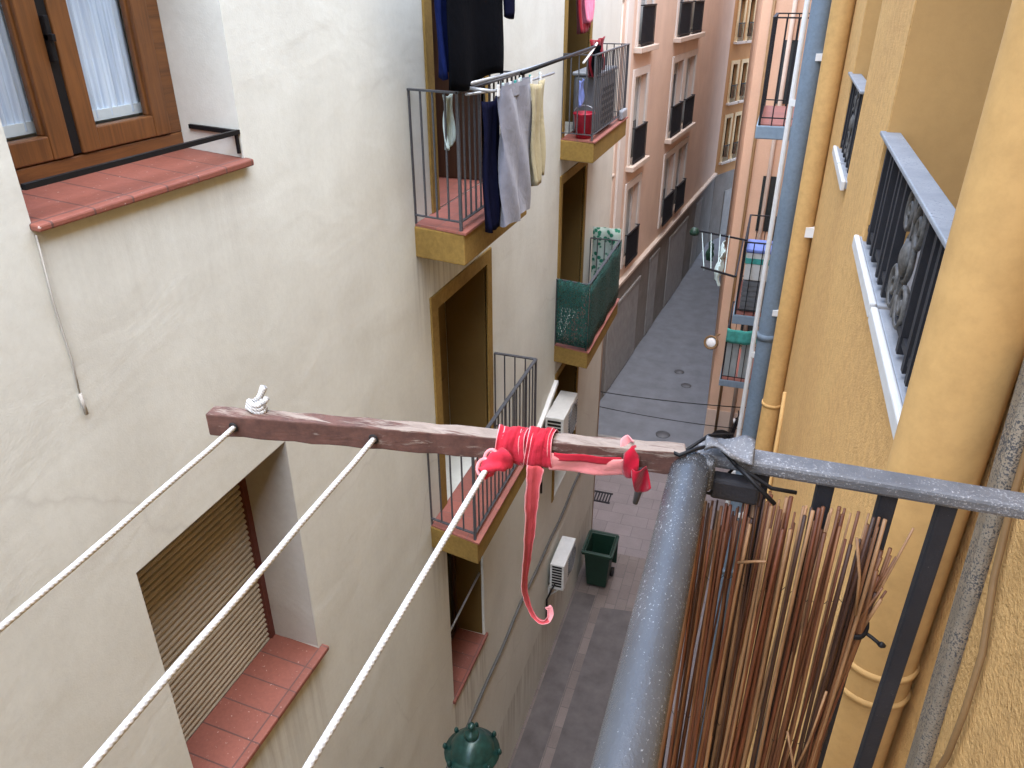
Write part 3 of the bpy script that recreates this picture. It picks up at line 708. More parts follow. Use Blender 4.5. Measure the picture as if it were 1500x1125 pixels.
b = MB(); b.box((-.2, -.02, -7.74), (.35, .06, 4.2), MP); b.build('corner_pilaster', M['whitetrim'], pink, bevel=.02)
for zf in (1.55, -1.38, -4.42, -7.42):
    for (a0, a1, dbl) in ((1.05, 2.35, False), (5.75, 9.25, True)):
        b = MB(); b.box((a0-.22, -.03, zf), (a0, .04, zf+2.3), MP); b.box((a1, -.03, zf), (a1+.22, .04, zf+2.3), MP); b.box((a0-.22, -.03, zf+2.3), (a1+.22, .04, zf+2.5), MP)
        if dbl: b.box((7.25, -.03, zf), (7.75, .038, zf+2.3), MP)
        wn = b.build('window', M['whitetrim'], pink, bevel=.01)
        if zf > -7: MB().box((a0-.3, -.02, zf-.14), (a1+.3, .22, zf), MP).build('sill', M['cornice'], wn, bevel=.015)
        spans = [(a0, a1)] if not dbl else [(5.75, 7.25), (7.75, 9.25)]
        gl = MB(); gd = MB(); fr = MB()
        for c0, c1 in spans:
            cm = (c0+c1)/2
            gl.quad(MP(c0, -.20, zf), MP(c1, -.20, zf), MP(c1, -.20, zf+2.3), MP(c0, -.20, zf+2.3))
            fr.box((c0, -.19, zf), (c0+.08, -.14, zf+2.3), MP); fr.box((c1-.08, -.19, zf), (c1, -.14, zf+2.3), MP); fr.box((cm-.05, -.19, zf), (cm+.05, -.145, zf+2.3), MP); fr.box((c0+.08, -.19, zf+2.2), (c1-.08, -.14, zf+2.3), MP)
            gd.box((c0-.02, .10, zf+.96), (c1+.02, .14, zf+1.0), MP); gd.box((c0-.02, .10, zf+.06), (c1+.02, .14, zf+.09), MP)
            n = 11
            for k in range(n+1):
                s = c0+(c1-c0)*k/n; gd.box((s-.011, .11, zf), (s+.011, .13, zf+.97), MP)
            gd.box((c0, .095, zf+.08), (c1, .102, zf+.95), MP)
            gd.box((c0-.018, -.02, zf+.965), (c0+.0, .139, zf+.995), MP); gd.box((c1, -.02, zf+.965), (c1+.018, .139, zf+.995), MP)
        for c0, c1 in spans:
            hb = R.choice([.45, .8, 1.25, 1.6, 2.2])
            MB().box((c0+.02, -.195, zf+2.3-hb), (c1-.02, -.192, zf+2.29), MP).build('blind', M['paleglass'] if R.random() < .6 else M['shutter'], wn)
        gl.build('pane', M['darkglass'], wn); fr.build('frame', M['whitetrim'], wn); gd.build('guard_rail', M['darkiron'], wn)
# street level openings in the base
for (a0, a1, zt_) in ((-.3, 3.2, -8.5), (4.6, 5.8, -8.3), (7.6, 10.8, -8.4), (12.6, 13.8, -8.3)):
    b = MB(); n = int((a1-a0)/.16)
    for k in range(n): b.box((a0+k*(a1-a0)/n, .03, GZ+.05), (a0+(k+.72)*(a1-a0)/n, .085, zt_), MP)
    b.box((a0-.08, .03, zt_), (a1+.08, .10, zt_+.12), MP); b.box((a0, .03, GZ+.05), (a1, .062, zt_), MP)
    b.build('roller_door', M['farshutter'], pink, bevel=.006)
tag(MB().grid(lambda u, v: MP(8.05+.75*u, .19+.03*math.sin(u*9), 2.30-.72*v-.05*math.sin(u*4)), 10, 8).build('towel', simple('yellow_cloth', (.75, .42, .03), .9), root=MP(8.4, .19, 2.3), thick=.01), 'yellow cloth hanging over the topmost guard rail of the pink building', 'cloth')
# pale strip and downpipe where cream and pink meet
t = thing('drainpipe', 'pale cream drainpipe at the seam of the cream and pink buildings', 'drainpipe', (-2.68, 13.60, GZ))
MB().tube([(-2.68, 13.60, GZ), (-2.68, 13.60, 2.6)], .075, 12).build('pipe', M['cornice'], t)
b = MB()
for z in (-9, -6, -3, -.2, 2.5): b.lathe([(.09, 0), (.09, .07)], (-2.68, 13.60, z), 14)
b.build('collar', M['cornice'], t)

# ------------------------------------------------------------------ far building closing the view
PE = Vector(MP(17.0, 0, 0)); an = math.radians(-22); D2v = Vector((math.sin(-an), math.cos(an), 0)); N2 = Vector((D2v.y, -D2v.x, 0))
def MF(s, d, z): p = PE+D2v*s+N2*d; return (p.x, p.y, z)
far = thing('yellow_building', 'far orange building with cream framed windows closing the street', 'building', MF(8, 0, GZ))
FW = []
for zf, h_ in ((1.0, 1.5), (-1.95, 1.5), (-4.5, 1.45), (-7.15, 1.8)):
    for q in (.75, 1.75, 2.9, 4.4, 6.2, 8.5, 11, 14): FW.append((q-.24, q+.24, zf, zf+h_, .15))
facade(MF, 0, 18, -7.9, 4.2, FW, far, M['farorange'], 6)
MB().box((0, -6, GZ), (18, .06, -7.9), MF).build('stone_base', M['greybase'], far)
for w in FW:
    b = MB(); trim(b, MF, *w[:4], .16, .04, True); wn = b.build('window', simple('cream_surround', (.72, .58, .34), .8) if 'cs' not in M else M['cs'], far)
    M['cs'] = wn.data.materials[0]
    MB().quad(MF(w[0], -.13, w[2]), MF(w[1], -.13, w[2]), MF(w[1], -.13, w[3]), MF(w[0], -.13, w[3])).build('pane', M['darkglass'] if R.random() < .6 else M['paleglass'], wn)
    MB().box((w[0]-.2, .0, w[2]-.26), (w[1]+.2, .16, w[2]-.16), MF).build('sill', M['whitetrim'], wn)
    b = MB()
    for k in range(5): b.box((w[0]+k*.48/4-.012, .09, w[2]-.16), (w[0]+k*.48/4+.012, .11, w[2]+.55), MF)
    b.box((w[0]-.05, .085, w[2]+.55), (w[1]+.05, .115, w[2]+.59), MF)
    b.build('guard_rail', M['darkiron'], wn)
for s in (1.2, 7.5):
    b = MB(); b.box((s, .05, GZ+.05), (s+1.1, .09, -8.8), MF); b.build('door', M['farshutter'], far)

# ------------------------------------------------------------------ right side: yellow house (ours)
XY = .32
def MY(s, d, z): return (XY-d, s, z)
yel = thing('yellow_house', 'ochre yellow roughcast house with grey window guards on the right', 'building', (XY, 2, GZ))
Y1 = (1.0, 2.62, -.735, 1.7, .75); Y2 = (3.56, 4.30, -.735, 1.7, .6)
YH = [Y1, Y2, (1.0, 2.62, -3.7, -1.35, .5), (3.56, 4.3, -3.7, -1.35, .5)]
facade(MY, -24, 8.75, GZ, 2.5, YH[:2], yel, M['yellow'])
for (a0, a1, c0, c1, dp) in YH[:2]:
    b = MB(); b.box((a0, -dep_ if False else -(dp-.02), c0), (a1, -(dp-.06), c1), MY); w = b.build('window', M['doorwood'], yel)
    MB().quad(MY(a0+.08, -(dp-.065), c0+.1), MY(a1-.08, -(dp-.065), c0+.1), MY(a1-.08, -(dp-.065), c1-.1), MY(a0+.08, -(dp-.065), c1-.1)).build('pane', M['darkglass'], w)
    # smooth painted reveals
    MB().box((a1-.004, -dp+.07, c0), (a1-.001, -.004, c1), MY).build('reveal', M['yellowsmooth'], w); MB().box((a0+.001, -dp+.07, c0), (a0+.004, -.004, c1), MY).build('reveal', M['yellowsmooth'], w)
def guard(s0, s1, zb, zt, xr, label, n, orn):
    t = MB(); 
    t.hexa([MY(s0, xr-.028, zt-.012), MY(s1, xr-.028, zt-.012), MY(s1, xr+.028, zt-.012), MY(s0, xr+.028, zt-.012)], [MY(s0, xr-.028, zt), MY(s1, xr-.028, zt), MY(s1, xr+.028, zt), MY(s0, xr+.028, zt)])
    g = t.build('window_guard', M['guardrail'], yel, bevel=.003); g['label'] = label
    b = MB()
    for k, s in enumerate(n): b.bar(MY(s, xr, zb+.005), MY(s, xr, zt-.012), .022)
    b.bar(MY(s0+.02, xr, zb+.035), MY(s1-.02, xr, zb+.035), .012, .018)
    b.build('bar', M['post'], g)
    if orn:
        b = MB(); o0, o1 = orn; cm = (o0+o1)/2; zm = (zb+zt)/2; hh = (zt-zb)
        for sy in (-1, 1):
            for sz in (-1, 1):
                pts = []
                for i in range(30):
                    a = i/29*2.3*2*PI*.72; r = .062*(1-i/34)
                    pts.append(MY(cm+sy*(.075)+sy*r*math.cos(a+PI), xr+.004, zm+sz*(.085)+sz*r*math.sin(a)))
                b.tube(pts, .007, 6)
        b.bar(MY(cm, xr, zb+.02), MY(cm, xr, zt-.012), .018)
        b.lathe([(.02, -.012), (.045, -.004), (.045, .004), (.02, .014)], MY(cm, xr+.006, zm), 12, 'x')
        b.tube([MY(cm+.055*math.cos(a), xr, zm+.055*math.sin(a)) for a in [2*PI*k/16 for k in range(17)]], .007, 6)
        b.build('scrollwork', M['scroll'], g)
    return g
guard(1.05, 2.64, -.712, -.385, -.012, 'pale grey flat topped window guard with scrollwork, nearest one', [1.14, 1.20, 1.34, 1.40, 1.54, 1.60, 1.70, 2.06, 2.16, 2.22, 2.36, 2.42, 2.54], (1.70, 2.06))
guard(3.55, 4.40, -.712, -.37, -.012, 'farther small window guard on the yellow house', [3.62, 3.74, 3.86, 3.98, 4.10, 4.24], (3.74, 4.0))
for (a0, a1, jt, lb) in ((.98, 2.68, 2.02, 'pale marble sill with white front edge, nearest window guard stands on it'), (3.50, 4.36, 3.9, 'small pale marble sill of the farther window')):
    b = MB()
    for p, q_ in ((a0, jt-.012), (jt+.012, a1)):
        b.box((p, -.40, -.752), (q_, .006, -.722), MY)
    o = b.build('sill', M['marble'], yel, bevel=.004); o['label'] = lb
    b = MB()
    for p, q_ in ((a0, jt-.012), (jt+.012, a1)):
        b.box((p, .0065, -.760), (q_, .024, -.718), MY)
    b.build('sill_edge', M['marbleedge'], o, bevel=.005)
# pipes
def pipe(cx, cy, r, mat, label, rings, br=None, name='drainpipe', z0=GZ, z1=2.4, rw=.035):
    t = thing(name, label, 'drainpipe', (cx, cy, z0))
    MB().tube([(cx, cy, z0+(z1-z0)*k/40) for k in range(41)], r, 28).build('pipe', mat, t)
    for z in rings: MB().lathe([(r*.99, -rw), (r*1.10, -rw), (r*1.10, rw), (r*.99, rw)], (cx, cy, z), 28, cap=False).build('collar', mat, t)
    for z in (br or []):
        b = MB(); b.box((cx+r*.2, cy-r*1.15, z-.03), (XY+.02, cy+r*1.15, z+.03)); b.build('bracket', M['white'], t)
    return t
pipe(.2649, .978, .0551, M['pipeyellow'], 'thick yellow painted drainpipe close to the iron handrail', [], None)
bp = [o for o in bpy.data.objects if o.get('label') == 'thick yellow painted drainpipe close to the iron handrail'][0]
for z in (-.90, -.955): MB().lathe([(.0548, -.006), (.059, -.004), (.059, .004), (.0548, .006)], (.2649, .978, z), 28, cap=False).build('collar', M['pipeyellow'], bp)
pipe(.258, 5.05, .063, M['pipeyellow'], 'slim yellow painted drainpipe next to the blue pipe', [-2.6], [-1.35], rw=.012)
pipe(.232, 7.95, .09, M['blue'], 'tall blue drainpipe on the right side', [-.02, -3.3, -6.5], [-.55, -3.0, -5.6])
t = thing('conduit', 'white conduit running beside the tall blue pipe', 'conduit', (.28, 8.75, GZ))
MB().tube([(.12, 8.78, z) for z in (GZ, -8, -5, -2, 1, 2.6)], .028, 10).build('pipe', M['white'], t)
for z in (-1.05, -3.9, -5.6): MB().bar((.12, 8.78, z), (.34, 8.7, z), .06).build('bracket', M['white'], t)
tag(MB().box((.29, 5.9, -6.6), (.318, 6.6, -.6)).build('wall_trunking', M['marbleedge'], root=(.3, 6.2, -6), bevel=.004), 'flat white trunking on the wall between blue and yellow pipes', 'trunking')
tag(MB().tube([(.305, 4.25, -4.2), (.30, 4.35, -3.1), (.31, 4.62, -2.55), (.312, 4.75, -2.35)], .014, 8).build('wall_cable', M['pipeyellow'], root=(.3, 4.5, -3)), 'thin yellow painted conduit slanting beside the slim yellow drainpipe', 'conduit')
# wall strip and cable close to the lens
tag(MB().hexa([(.304, .735, -1.5), (.325, .735, -1.5), (.325, .785, -1.5), (.304, .785, -1.5)], [(.304, .888, -.36), (.325, .888, -.36), (.325, .930, -.36), (.304, .930, -.36)]).build('wall_strip', M['wallpost'], root=(.3, .8, -1.5), bevel=.008), 'rough weathered grey strip fixed to the wall beside the thick yellow pipe', 'wall strip')
tag(MB().tube([(.314, .875, .3), (.313, .868, -.3), (.314, .846, -.50), (.313, .815, -.60), (.314, .775, -.68), (.312, .758, -.76), (.313, .760, -.84), (.312, .772, -.90), (.309, .79, -.94)], .0042, 8).build('wall_cable', M['cablebrown'], root=(.31, .8, -.6)), 'brown painted cable sagging down the wall beside the weathered grey strip', 'cable')

# ------------------------------------------------------------------ right side beyond: coral house with balconies, then peach corner
cor = thing('coral_house', 'coral house with small blue grey slab balconies, mostly behind the blue pipe', 'building', (.33, 13, GZ))
def MR(s, d, z): return (.33-d, s, z)
cd = [(9.3, 10.3, -1.32, .9, .3), (10.7, 11.7, -4.10, -1.9, .3), (14.2, 15.2, -6.85, -4.6, .3)]
facade(MR, 8.80, 18.98, GZ, 2.8, cd, cor, M['peach'])
for c in cd:
    b = MB(); b.box((c[0], -.26, c[2]), (c[1], -.22, c[3]), MR); w = b.build('door', M['whitetrim'], cor)
    MB().quad(MR(c[0]+.1, -.215, c[2]+.1), MR(c[1]-.1, -.215, c[2]+.1), MR(c[1]-.1, -.215, c[3]-.1), MR(c[0]+.1, -.215, c[3]-.1)).build('pane', M['darkglass'], w)
def rbal(s0, s1, zf, out, label):
    b = MB(); b.box((s0, -.02, zf-.14), (s1, out, zf), MR); o = b.build('balcony', M['bluegrey'], cor, bevel=.012); o['label'] = label
    MB().box((s0+.02, 0, zf), (s1-.02, out-.02, zf+.012), MR).build('floor_tiles', M['floortile'], o)
    b = MB(); zt = zf+1.05; q = out-.03
    for p, r in ((MR(s0+.02, 0, 0), MR(s0+.02, q, 0)), (MR(s0+.02, q, 0), MR(s1-.02, q, 0)), (MR(s1-.02, q, 0), MR(s1-.02, 0, 0))):
        b.bar((p[0], p[1], zt), (r[0], r[1], zt), .03, .015); b.bar((p[0], p[1], zf+.08), (r[0], r[1], zf+.08), .02, .012)
        ln = (Vector(p)-Vector(r)).length; n = max(2, round(ln/.13))
        for k in range(1 if p[0] != MR(s0, 0, 0)[0] or p[1] != s0+.02 else 0, n+1):
            m_ = Vector(p).lerp(Vector(r), k/n); b.bar((m_.x, m_.y, zf), (m_.x, m_.y, zt), .024 if k in (0, n) else .013)
    b.build('railing', M['darkiron'], o)
    return o
rbal(9.0, 10.6, -1.32, .53, 'uppermost blue grey slab balcony beside the blue pipe')
rbal(10.5, 12.0, -4.10, .52, 'middle balcony with pale boxes and a drying rack beside the blue pipe')
rbal(14.0, 15.6, -6.85, .66, 'lowest balcony with teal cloth over its rail')
t = thing('storage_box', 'pale blue and white box on the middle balcony beside the blue pipe', 'box', (.05, 10.8, -3.5))
MB().box((-.12, 10.62, -3.62), (.22, 11.1, -3.22)).build('box_body', M['acwhite'], t, bevel=.02)
MB().box((-.13, 10.61, -3.38), (.23, 11.11, -3.30)).build('stripe', M['teal'], t, bevel=.01)
MB().box((-.135, 10.6, -3.22), (.235, 11.12, -3.17)).build('lid', M['paleblue'], t, bevel=.015)
t = thing('crate', 'dark grey slatted crate below the pale box on the middle balcony', 'crate', (.05, 10.8, -4.08))
b = MB()
for k in range(6): b.box((-.12, 10.62, -4.07+k*.075), (.22, 11.1, -4.02+k*.075))
b.box((-.11, 10.63, -4.07), (.21, 11.09, -3.63)); b.build('crate_body', M['acgrey'], t)
cloth('towel', M['teal'], 0, 0, 1, 0, 0, 'x', 'x').name = 'towel_tmp'
bpy.data.objects.remove(bpy.data.objects['towel_tmp'])
tag(MB().grid(lambda u, v: (-.31+.60*u, 13.985-.02*math.sin(u*13), -5.74-.28*v-.03*math.sin(u*4)), 16, 5).build('towel', M['teal'], root=(0, 13.98, -5.8), thick=.01), 'teal cloth over the rail of the lowest balcony beside the blue pipe', 'cloth')
b = MB(); b.box((-.28, 14.08, -6.8), (-.04, 14.1, -5.95)); b.box((.0, 14.08, -6.8), (.24, 14.1, -5.95))
tag(b.build('screen_panel', M['paleglass'], root=(0, 14.1, -6.8)), 'pale translucent panel behind the bars of the lowest balcony', 'panel')
# drying rack on the middle balcony
t = thing('drying_rack', 'small dark drying rack reaching over the street from the middle balcony', 'drying rack', (-.2, 10.5, -3.0))
for (y, xe) in ((8.95, -.60), (10.5, -.84)):
    MB().bar((-.14 if y > 10 else -.20, y, -3.02), (xe, y, -2.94), .022).build('arm', M['darkiron'], t)
MB().bar((-.19, 8.95, -3.02), (-.19, 10.5, -3.02), .02).build('frame_bar', M['darkiron'], t)
b = MB()
for f in (.3, .5, .7, .9): b.tube([(-.2-.40*f, 8.95, -2.98), (-.2-.60*f, 10.5, -2.97)], .005, 6)
b.build('line', M['mintcloth'], t)
b = MB(); b.lathe([(.01, -.06), (.06, -.04), (.07, 0), (.04, .05), (.01, .06)], (-.84, 10.45, -2.95), 10); b.build('end_knob', M['bin'], t)
cloth('towel', M['mintcloth'], -.42, 9.2, 10.3, -2.99, -3.25, 'pale mint cloth on the small drying rack over the street', 'cloth', .03, 2)
cloth('towel', M['bin'], -.58, 9.9, 10.25, -2.98, -3.16, 'dark green cloth on the small drying rack over the street', 'cloth', .03, 2)

peach = thing('peach_house', 'peach corner house jutting into the street beyond the balconies', 'building', (0, 19, GZ))
def MQ(s, d, z): return (s, 19-d, z)       # near face, looking along +x
b = MB()
PP = [(-.64, 19), (3, 19), (5, 40), (1.6, 40), (-1.0, 37.0), (-1.42, 35.2)]  # unseen far end is shaped to set the light on the far facades
b.add([(x, y, z) for z in (GZ, 4.2) for x, y in PP], [tuple(range(6)), tuple(range(6, 12))]+[(k, (k+1) % 6, 6+(k+1) % 6, 6+k) for k in range(6)])
b.build('wall', M['peach'], peach)
b = MB(); b.box((-.66, 18.975, GZ), (3, 18.998, GZ+.9)); b.build('plinth', M['pink'], peach)
for z in (-8.2, -5.2, -2.3, .6): MB().box((-.10, 18.97, z), (.22, 18.999, z+1.3)).build('window', M['darkglass'], peach)
b = MB(); b.box((-.74, 20.8, -7.6), (-.72, 22.2, -5.2)); 
# brown thin downpipe and round mirror on the corner
t = thing('drainpipe', 'thin dark brown pipe down the corner of the peach house', 'drainpipe', (-.36, 18.94, GZ))
MB().tube([(-.36, 18.94, GZ), (-.36, 18.94, -7.8), (-.40, 18.94, -7.6), (-.40, 18.94, 4)], .035, 10).build('pipe', M['cablebrown'], t)
MB().lathe([(.045, 0), (.045, .08)], (-.36, 18.94, -8.2), 10).build('collar', M['cablebrown'], t)
t = thing('drainpipe', 'pale peach pipe on the near face of the peach house', 'drainpipe', (.02, 18.95, GZ))
MB().tube([(.02, 18.95, GZ), (.02, 18.95, 4)], .05, 10).build('pipe', M['cornice'], t)
t = thing('street_mirror', 'round mirror with its bright reflection painted white, in a brown rim on the corner of the peach house', 'mirror', (-.72, 18.9, -8.2))
def tilt(o):
    o.matrix_parent_inverse = Matrix.Identity(4); o.rotation_euler = (math.radians(66), 0, math.radians(-14)); o.location = (-.06, -.05, 0)
tilt(MB().lathe([(.0, .045), (.06, .042), (.11, .028), (.145, 0)], (-.72, 18.9, -8.2), 24).build('painted_mirror_face', M['white'], t))  # plain white paint stands in for the mirror's bright reflection
tilt(MB().lathe([(.14, -.01), (.14, .03), (.175, .04), (.19, .01), (.185, -.05), (.10, -.07)], (-.72, 18.9, -8.2), 24).build('rim', M['cablebrown'], t))
MB().tube([(-.76, 18.9, -8.2), (-.68, 18.98, -8.05), (-.58, 19.02, -8.0)], .022, 8).build('arm', M['cablebrown'], t)

# parked scooter below the peach house
t = thing('scooter', 'black scooter parked at the foot of the peach house', 'scooter', (.1, 18.4, GZ))
for (x, nm) in ((-.16, 'front'), (1.02, 'rear')):
    w = MB().lathe([(.15, -.05), (.235, -.06), (.25, 0), (.235, .06), (.15, .05)], (x, 18.45, GZ+.25), 26, 'y', cap=False).build('wheel', M['rubber'], t)
    MB().lathe([(.02, -.055), (.155, -.045), (.155, .045), (.02, .055)], (x, 18.45, GZ+.25), 20, 'y').build('rim', M['steel'], w)
MB().grid(lambda u, v: (-.16+.30*math.cos(.5+u*2.3), 18.36+.18*v, GZ+.27+.30*math.sin(.5+u*2.3)), 14, 3).build('mudguard', M['black'], t, thick=.012)
b = MB(); b.hexa([(-.02, 18.27, GZ+.38), (.10, 18.27, GZ+.35), (.10, 18.63, GZ+.35), (-.02, 18.63, GZ+.38)], [(.12, 18.30, GZ+1.0), (.2, 18.30, GZ+.98), (.2, 18.60, GZ+.98), (.12, 18.60, GZ+1.0)]); b.build('leg_shield', M['black'], t, bevel=.03)
b = MB(); b.box((.08, 18.3, GZ+.28), (.55, 18.6, GZ+.36)); b.hexa([(.5, 18.28, GZ+.3), (1.3, 18.33, GZ+.5), (1.3, 18.57, GZ+.5), (.5, 18.62, GZ+.3)], [(.52, 18.30, GZ+.72), (1.32, 18.34, GZ+.75), (1.32, 18.56, GZ+.75), (.52, 18.6, GZ+.72)]); b.build('body', M['black'], t, bevel=.03)
MB().box((.5, 18.32, GZ+.72), (1.25, 18.58, GZ+.82)).build('seat', M['rubber'], t, bevel=.04)
MB().tube([(.16, 18.1, GZ+1.08), (.18, 18.25, GZ+1.04), (.16, 18.45, GZ+1.0), (.18, 18.65, GZ+1.04), (.16, 18.8, GZ+1.08)], .018, 8).build('handlebar', M['rubber'], t)
MB().lathe([(.06, 0), (.075, .03), (.04, .07)], (.06, 18.45, GZ+.95), 14, 'x').build('headlight', M['white'], t)

# overhead cables across the street
def sag(p, q, s, n=14): return [tuple(Vector(p).lerp(Vector(q), k/n)-Vector((0, 0, s*4*(k/n)*(1-k/n)))) for k in range(n+1)]
tag(MB().tube(sag((-4.42, 14.3, -7.62), (.33, 14.6, -7.70), .10), .010, 6).build('overhead_cable', M['black'], root=(-2, 14.4, -7.6)), 'thin black cable crossing above the street, upper of two', 'cable', 'cables across the street')
tag(MB().tube(sag((-4.40, 14.6, -8.05), (.33, 14.3, -8.05), .12), .008, 6).build('overhead_cable', M['black'], root=(-2, 14.4, -8)), 'thin black cable crossing above the street, lower of two', 'cable', 'cables across the street')

# ------------------------------------------------------------------ our balcony end: rails and balusters
rail = thing('balcony_railing', 'worn grey iron balcony railing with a thick round handrail in the foreground', 'railing', (-.03, .72, -1.5))
MB().tube([(-.033, .70-1.9*k/60+.0, -.45+.0012*math.sin(k*.7)) for k in range(61)], .0205, 40).build('handrail', M['tube'], rail)
b = MB()
nb = 24
def rb(u, v):
    return None
b.hexa([(-.030, .722, -.460), (.33, .722, -.460), (.33, .752, -.460), (-.030, .752, -.460)], [(-.030, .722, -.444), (.33, .722, -.444), (.33, .752, -.444), (-.030, .752, -.444)])
b.build('side_rail', M['flatbar'], rail, bevel=.004)
b = MB(); b.box((-.055, .690, -.474), (-.008, .716, -.436)); b.build('corner_cap', M['tube'], rail, bevel=.008)
b = MB(); b.box((-.010, .702, -.486), (.040, .722, -.4605)); b.build('corner_bracket', M['post'], rail, bevel=.004)
for x in (-.028, .04, .105, .166, .221):
    MB().box((x-.0085, .729, -1.5), (x+.0085, .746, -.4605)).build('baluster', M['post'], rail, bevel=.002)
b = MB(); b.box((-.03, .728, -1.5), (.32, .747, -1.47)); b.build('bottom_rail', M['post'], rail)
for k in range(10):
    y = .60-k*.13; MB().box((-.041, y-.0085, -1.5), (-.024, y+.0085, -.463)).build('baluster', M['post'], rail, bevel=.002)
b = MB(); b.box((-.045, -1.2, -1.53), (-.018, .75, -1.5)); b.build('bottom_rail', M['post'], rail)
slab = MB().box((-.07, -1.4, -1.70), (.335, .80, -1.535)); slab.build('floor_slab', M['yellowsmooth'], rail, bevel=.01)

# reed screen
rs = thing('reed_screen', 'ragged brown reed screen tied to the balcony railing', 'reed screen', (.08, .71, -1.5))
cnt = 0
for k in range(96):
    f = k/95
    x = -.018+.178*f+R.uniform(-.003, .003); y = .712+R.uniform(-.010, .010)
    zt = -.470-R.choice([0, .003, .006, .012, .02, .035])-(.02 if f < .25 else 0)-R.uniform(0, .008)
    dense = 1 if f < .55 else R.random()
    if f > .55 and dense < .28: continue
    lx_ = R.uniform(-.012, .010)
    pts = []; n = 9
    r = R.choice([.0015, .0019, .0023, .0027, .0031])
    a1_, a2_ = R.uniform(-.004, .004), R.uniform(-.003, .003)
    for i in range(n+1):
        u = i/n; pts.append((x+lx_*u+a1_*math.sin(u*5+k), y+a2_*math.sin(u*7+k), zt+(-1.32-zt)*u))
    MB().tube(pts, [r*(.75+.5*(i/n)) for i in range(n+1)], 7).build('reed', REED[R.randrange(5)], rs); cnt += 1
for k in range(17):      # bundle tied to a baluster
    a = R.uniform(0, 2*PI); q_ = R.uniform(.2, 1)*.0085
    top = (.174+R.uniform(-.010, .010), .712+R.uniform(-.006, .006), -.51-R.uniform(0, .08))
    if k == 0: top = (.190, .709, -.482)
    knot = (.166+q_*math.cos(a), .717+q_*math.sin(a)*.6, -.637)
    mid = (.156+R.uniform(-.010, .008), .715+R.uniform(-.008, .008), -.80)
    bot = (.150+R.uniform(-.025, .018), .714+R.uniform(-.01, .01), -1.25)
    MB().tube([top, tuple(Vector(top).lerp(Vector(knot), .6)), knot, tuple(Vector(knot).lerp(Vector(mid), .5)), mid, bot], R.choice([.0014, .002, .0026]), 7).build('reed', REED[R.randrange(5)], rs)
for (p, q_) in (((.03, .698, -.560), (.058, .690, -.545)), ((.140, .70, -.50), (.158, .70, -.60)), ((.12, .70, -.80), (.155, .70, -.95)), ((.150, .70, -.72), (.135, .70, -.90))):
    MB().tube([p, tuple((Vector(p)+Vector(q_))/2+Vector((.003, 0, .002))), q_], .0016, 6).build('reed', REED[3], rs)
b = MB(); ring = []
for i in range(42):
    a = i/41*2*PI*2.5; ring.append((.166+.0125*math.cos(a), .728+.0195*math.sin(a), -.637+.006*i/41+.004*math.sin(a)))
b.tube(ring, .0022, 7); b.tube([ring[-1], (.184, .716, -.640), (.192, .709, -.641)], .0022, 7); b.lathe([(.001, -.004), (.005, 0), (.001, .004)], (.193, .709, -.641), 8)
b.build('tie_wire', M['black'], rs)
for z in (-.60, -.83):
    MB().tube([(-.02+.19*i/40, .7125+.0035*(-1)**i, z-.004*math.sin(i*.5)) for i in range(41)], .0005, 5).build('tie_wire', M['black'], rs)
b = MB(); b.tube([(-.062, .70, -.432), (-.045, .684, -.427), (-.028, .70, -.425), (-.010, .72, -.428), (.012, .706, -.441), (.05, .70, -.458), (.075, .706, -.462)], .0022, 8)
b.tube([(-.040, .70, -.430), (-.020, .735, -.428), (.004, .76, -.436), (.01, .74, -.468), (-.01, .70, -.478), (-.04, .69, -.47), (-.045, .70, -.44)], .0019, 8)
b.tube([(.012, .706, -.441), (.03, .690, -.447), (.055, .684, -.466)], .0024, 8)
tag(b.build('tie_wire', M['black'], root=(-.02, .7, -.43)), 'black wire twisted around the corner of the handrail, holding the wooden batten', 'wire')
tag(MB().grid(lambda u, v: (-.022+.05*u, .704+.034*v+.003*math.sin(u*9), -.428+.006*math.sin(u*5+v*4)-.004*u), 10, 6).build('wrapping', M['flatbar'], root=(0, .72, -.43), thick=.004), 'crumpled grey wrapping over the corner of the handrail', 'wrapping')

# ------------------------------------------------------------------ wooden batten with its three lines
A = Vector((-.566, .612, -.441)); B = Vector((-.040, .700, -.441)); T = (B-A).normalized(); S = Vector((-T.y, T.x, 0)); UPV = Vector((0, 0, 1))
bt = thing('batten', 'weathered maroon wooden batten reaching out from the railing corner', 'batten', tuple(A))
b = MB(); ns = 26; rings = []
for i in range(ns+1):
    p = A+T*((B-A).length*i/ns); wob = .0007*math.sin(i*2.3)
    w, h = .0105+wob*.6, .0140+wob
    rings.append([p-S*w-UPV*h, p+S*w-UPV*h, p+S*w+UPV*h, p-S*w+UPV*h])
for i in range(ns):
    a_, c_ = rings[i], rings[i+1]
    for k in range(4):
        b.cur = 1 if k == 2 else 0
        b.quad(a_[k], a_[(k+1) % 4], c_[(k+1) % 4], c_[k])
b.cur = 0; b.quad(*rings[0]); b.quad(*rings[-1])
o = b.build('bar', [M['batten_side'], M['batten_top']], bt)
bm = bmesh.new(); bm.from_mesh(o.data); bmesh.ops.remove_doubles(bm, verts=bm.verts, dist=1e-5); bmesh.ops.recalc_face_normals(bm, faces=bm.faces); bm.to_mesh(o.data); bm.free()
md = o.modifiers.new('bevel', 'BEVEL'); md.width = .0018; md.segments = 2; md.limit_method = 'ANGLE'; md.angle_limit = math.radians(40)
def onb(x, up=0, side=0):
    f = (x-A.x)/(B.x-A.x); return A+(B-A)*f+UPV*up+S*side
for x in (-.534, -.372):
    c = onb(x, 0, -.0108)
    MB().lathe([(.0040, 0), (.0062, -.0006), (.0040, -.0012)], tuple(c), 14, 'y', cap=False).build('line_hole', M['slot'], bt)
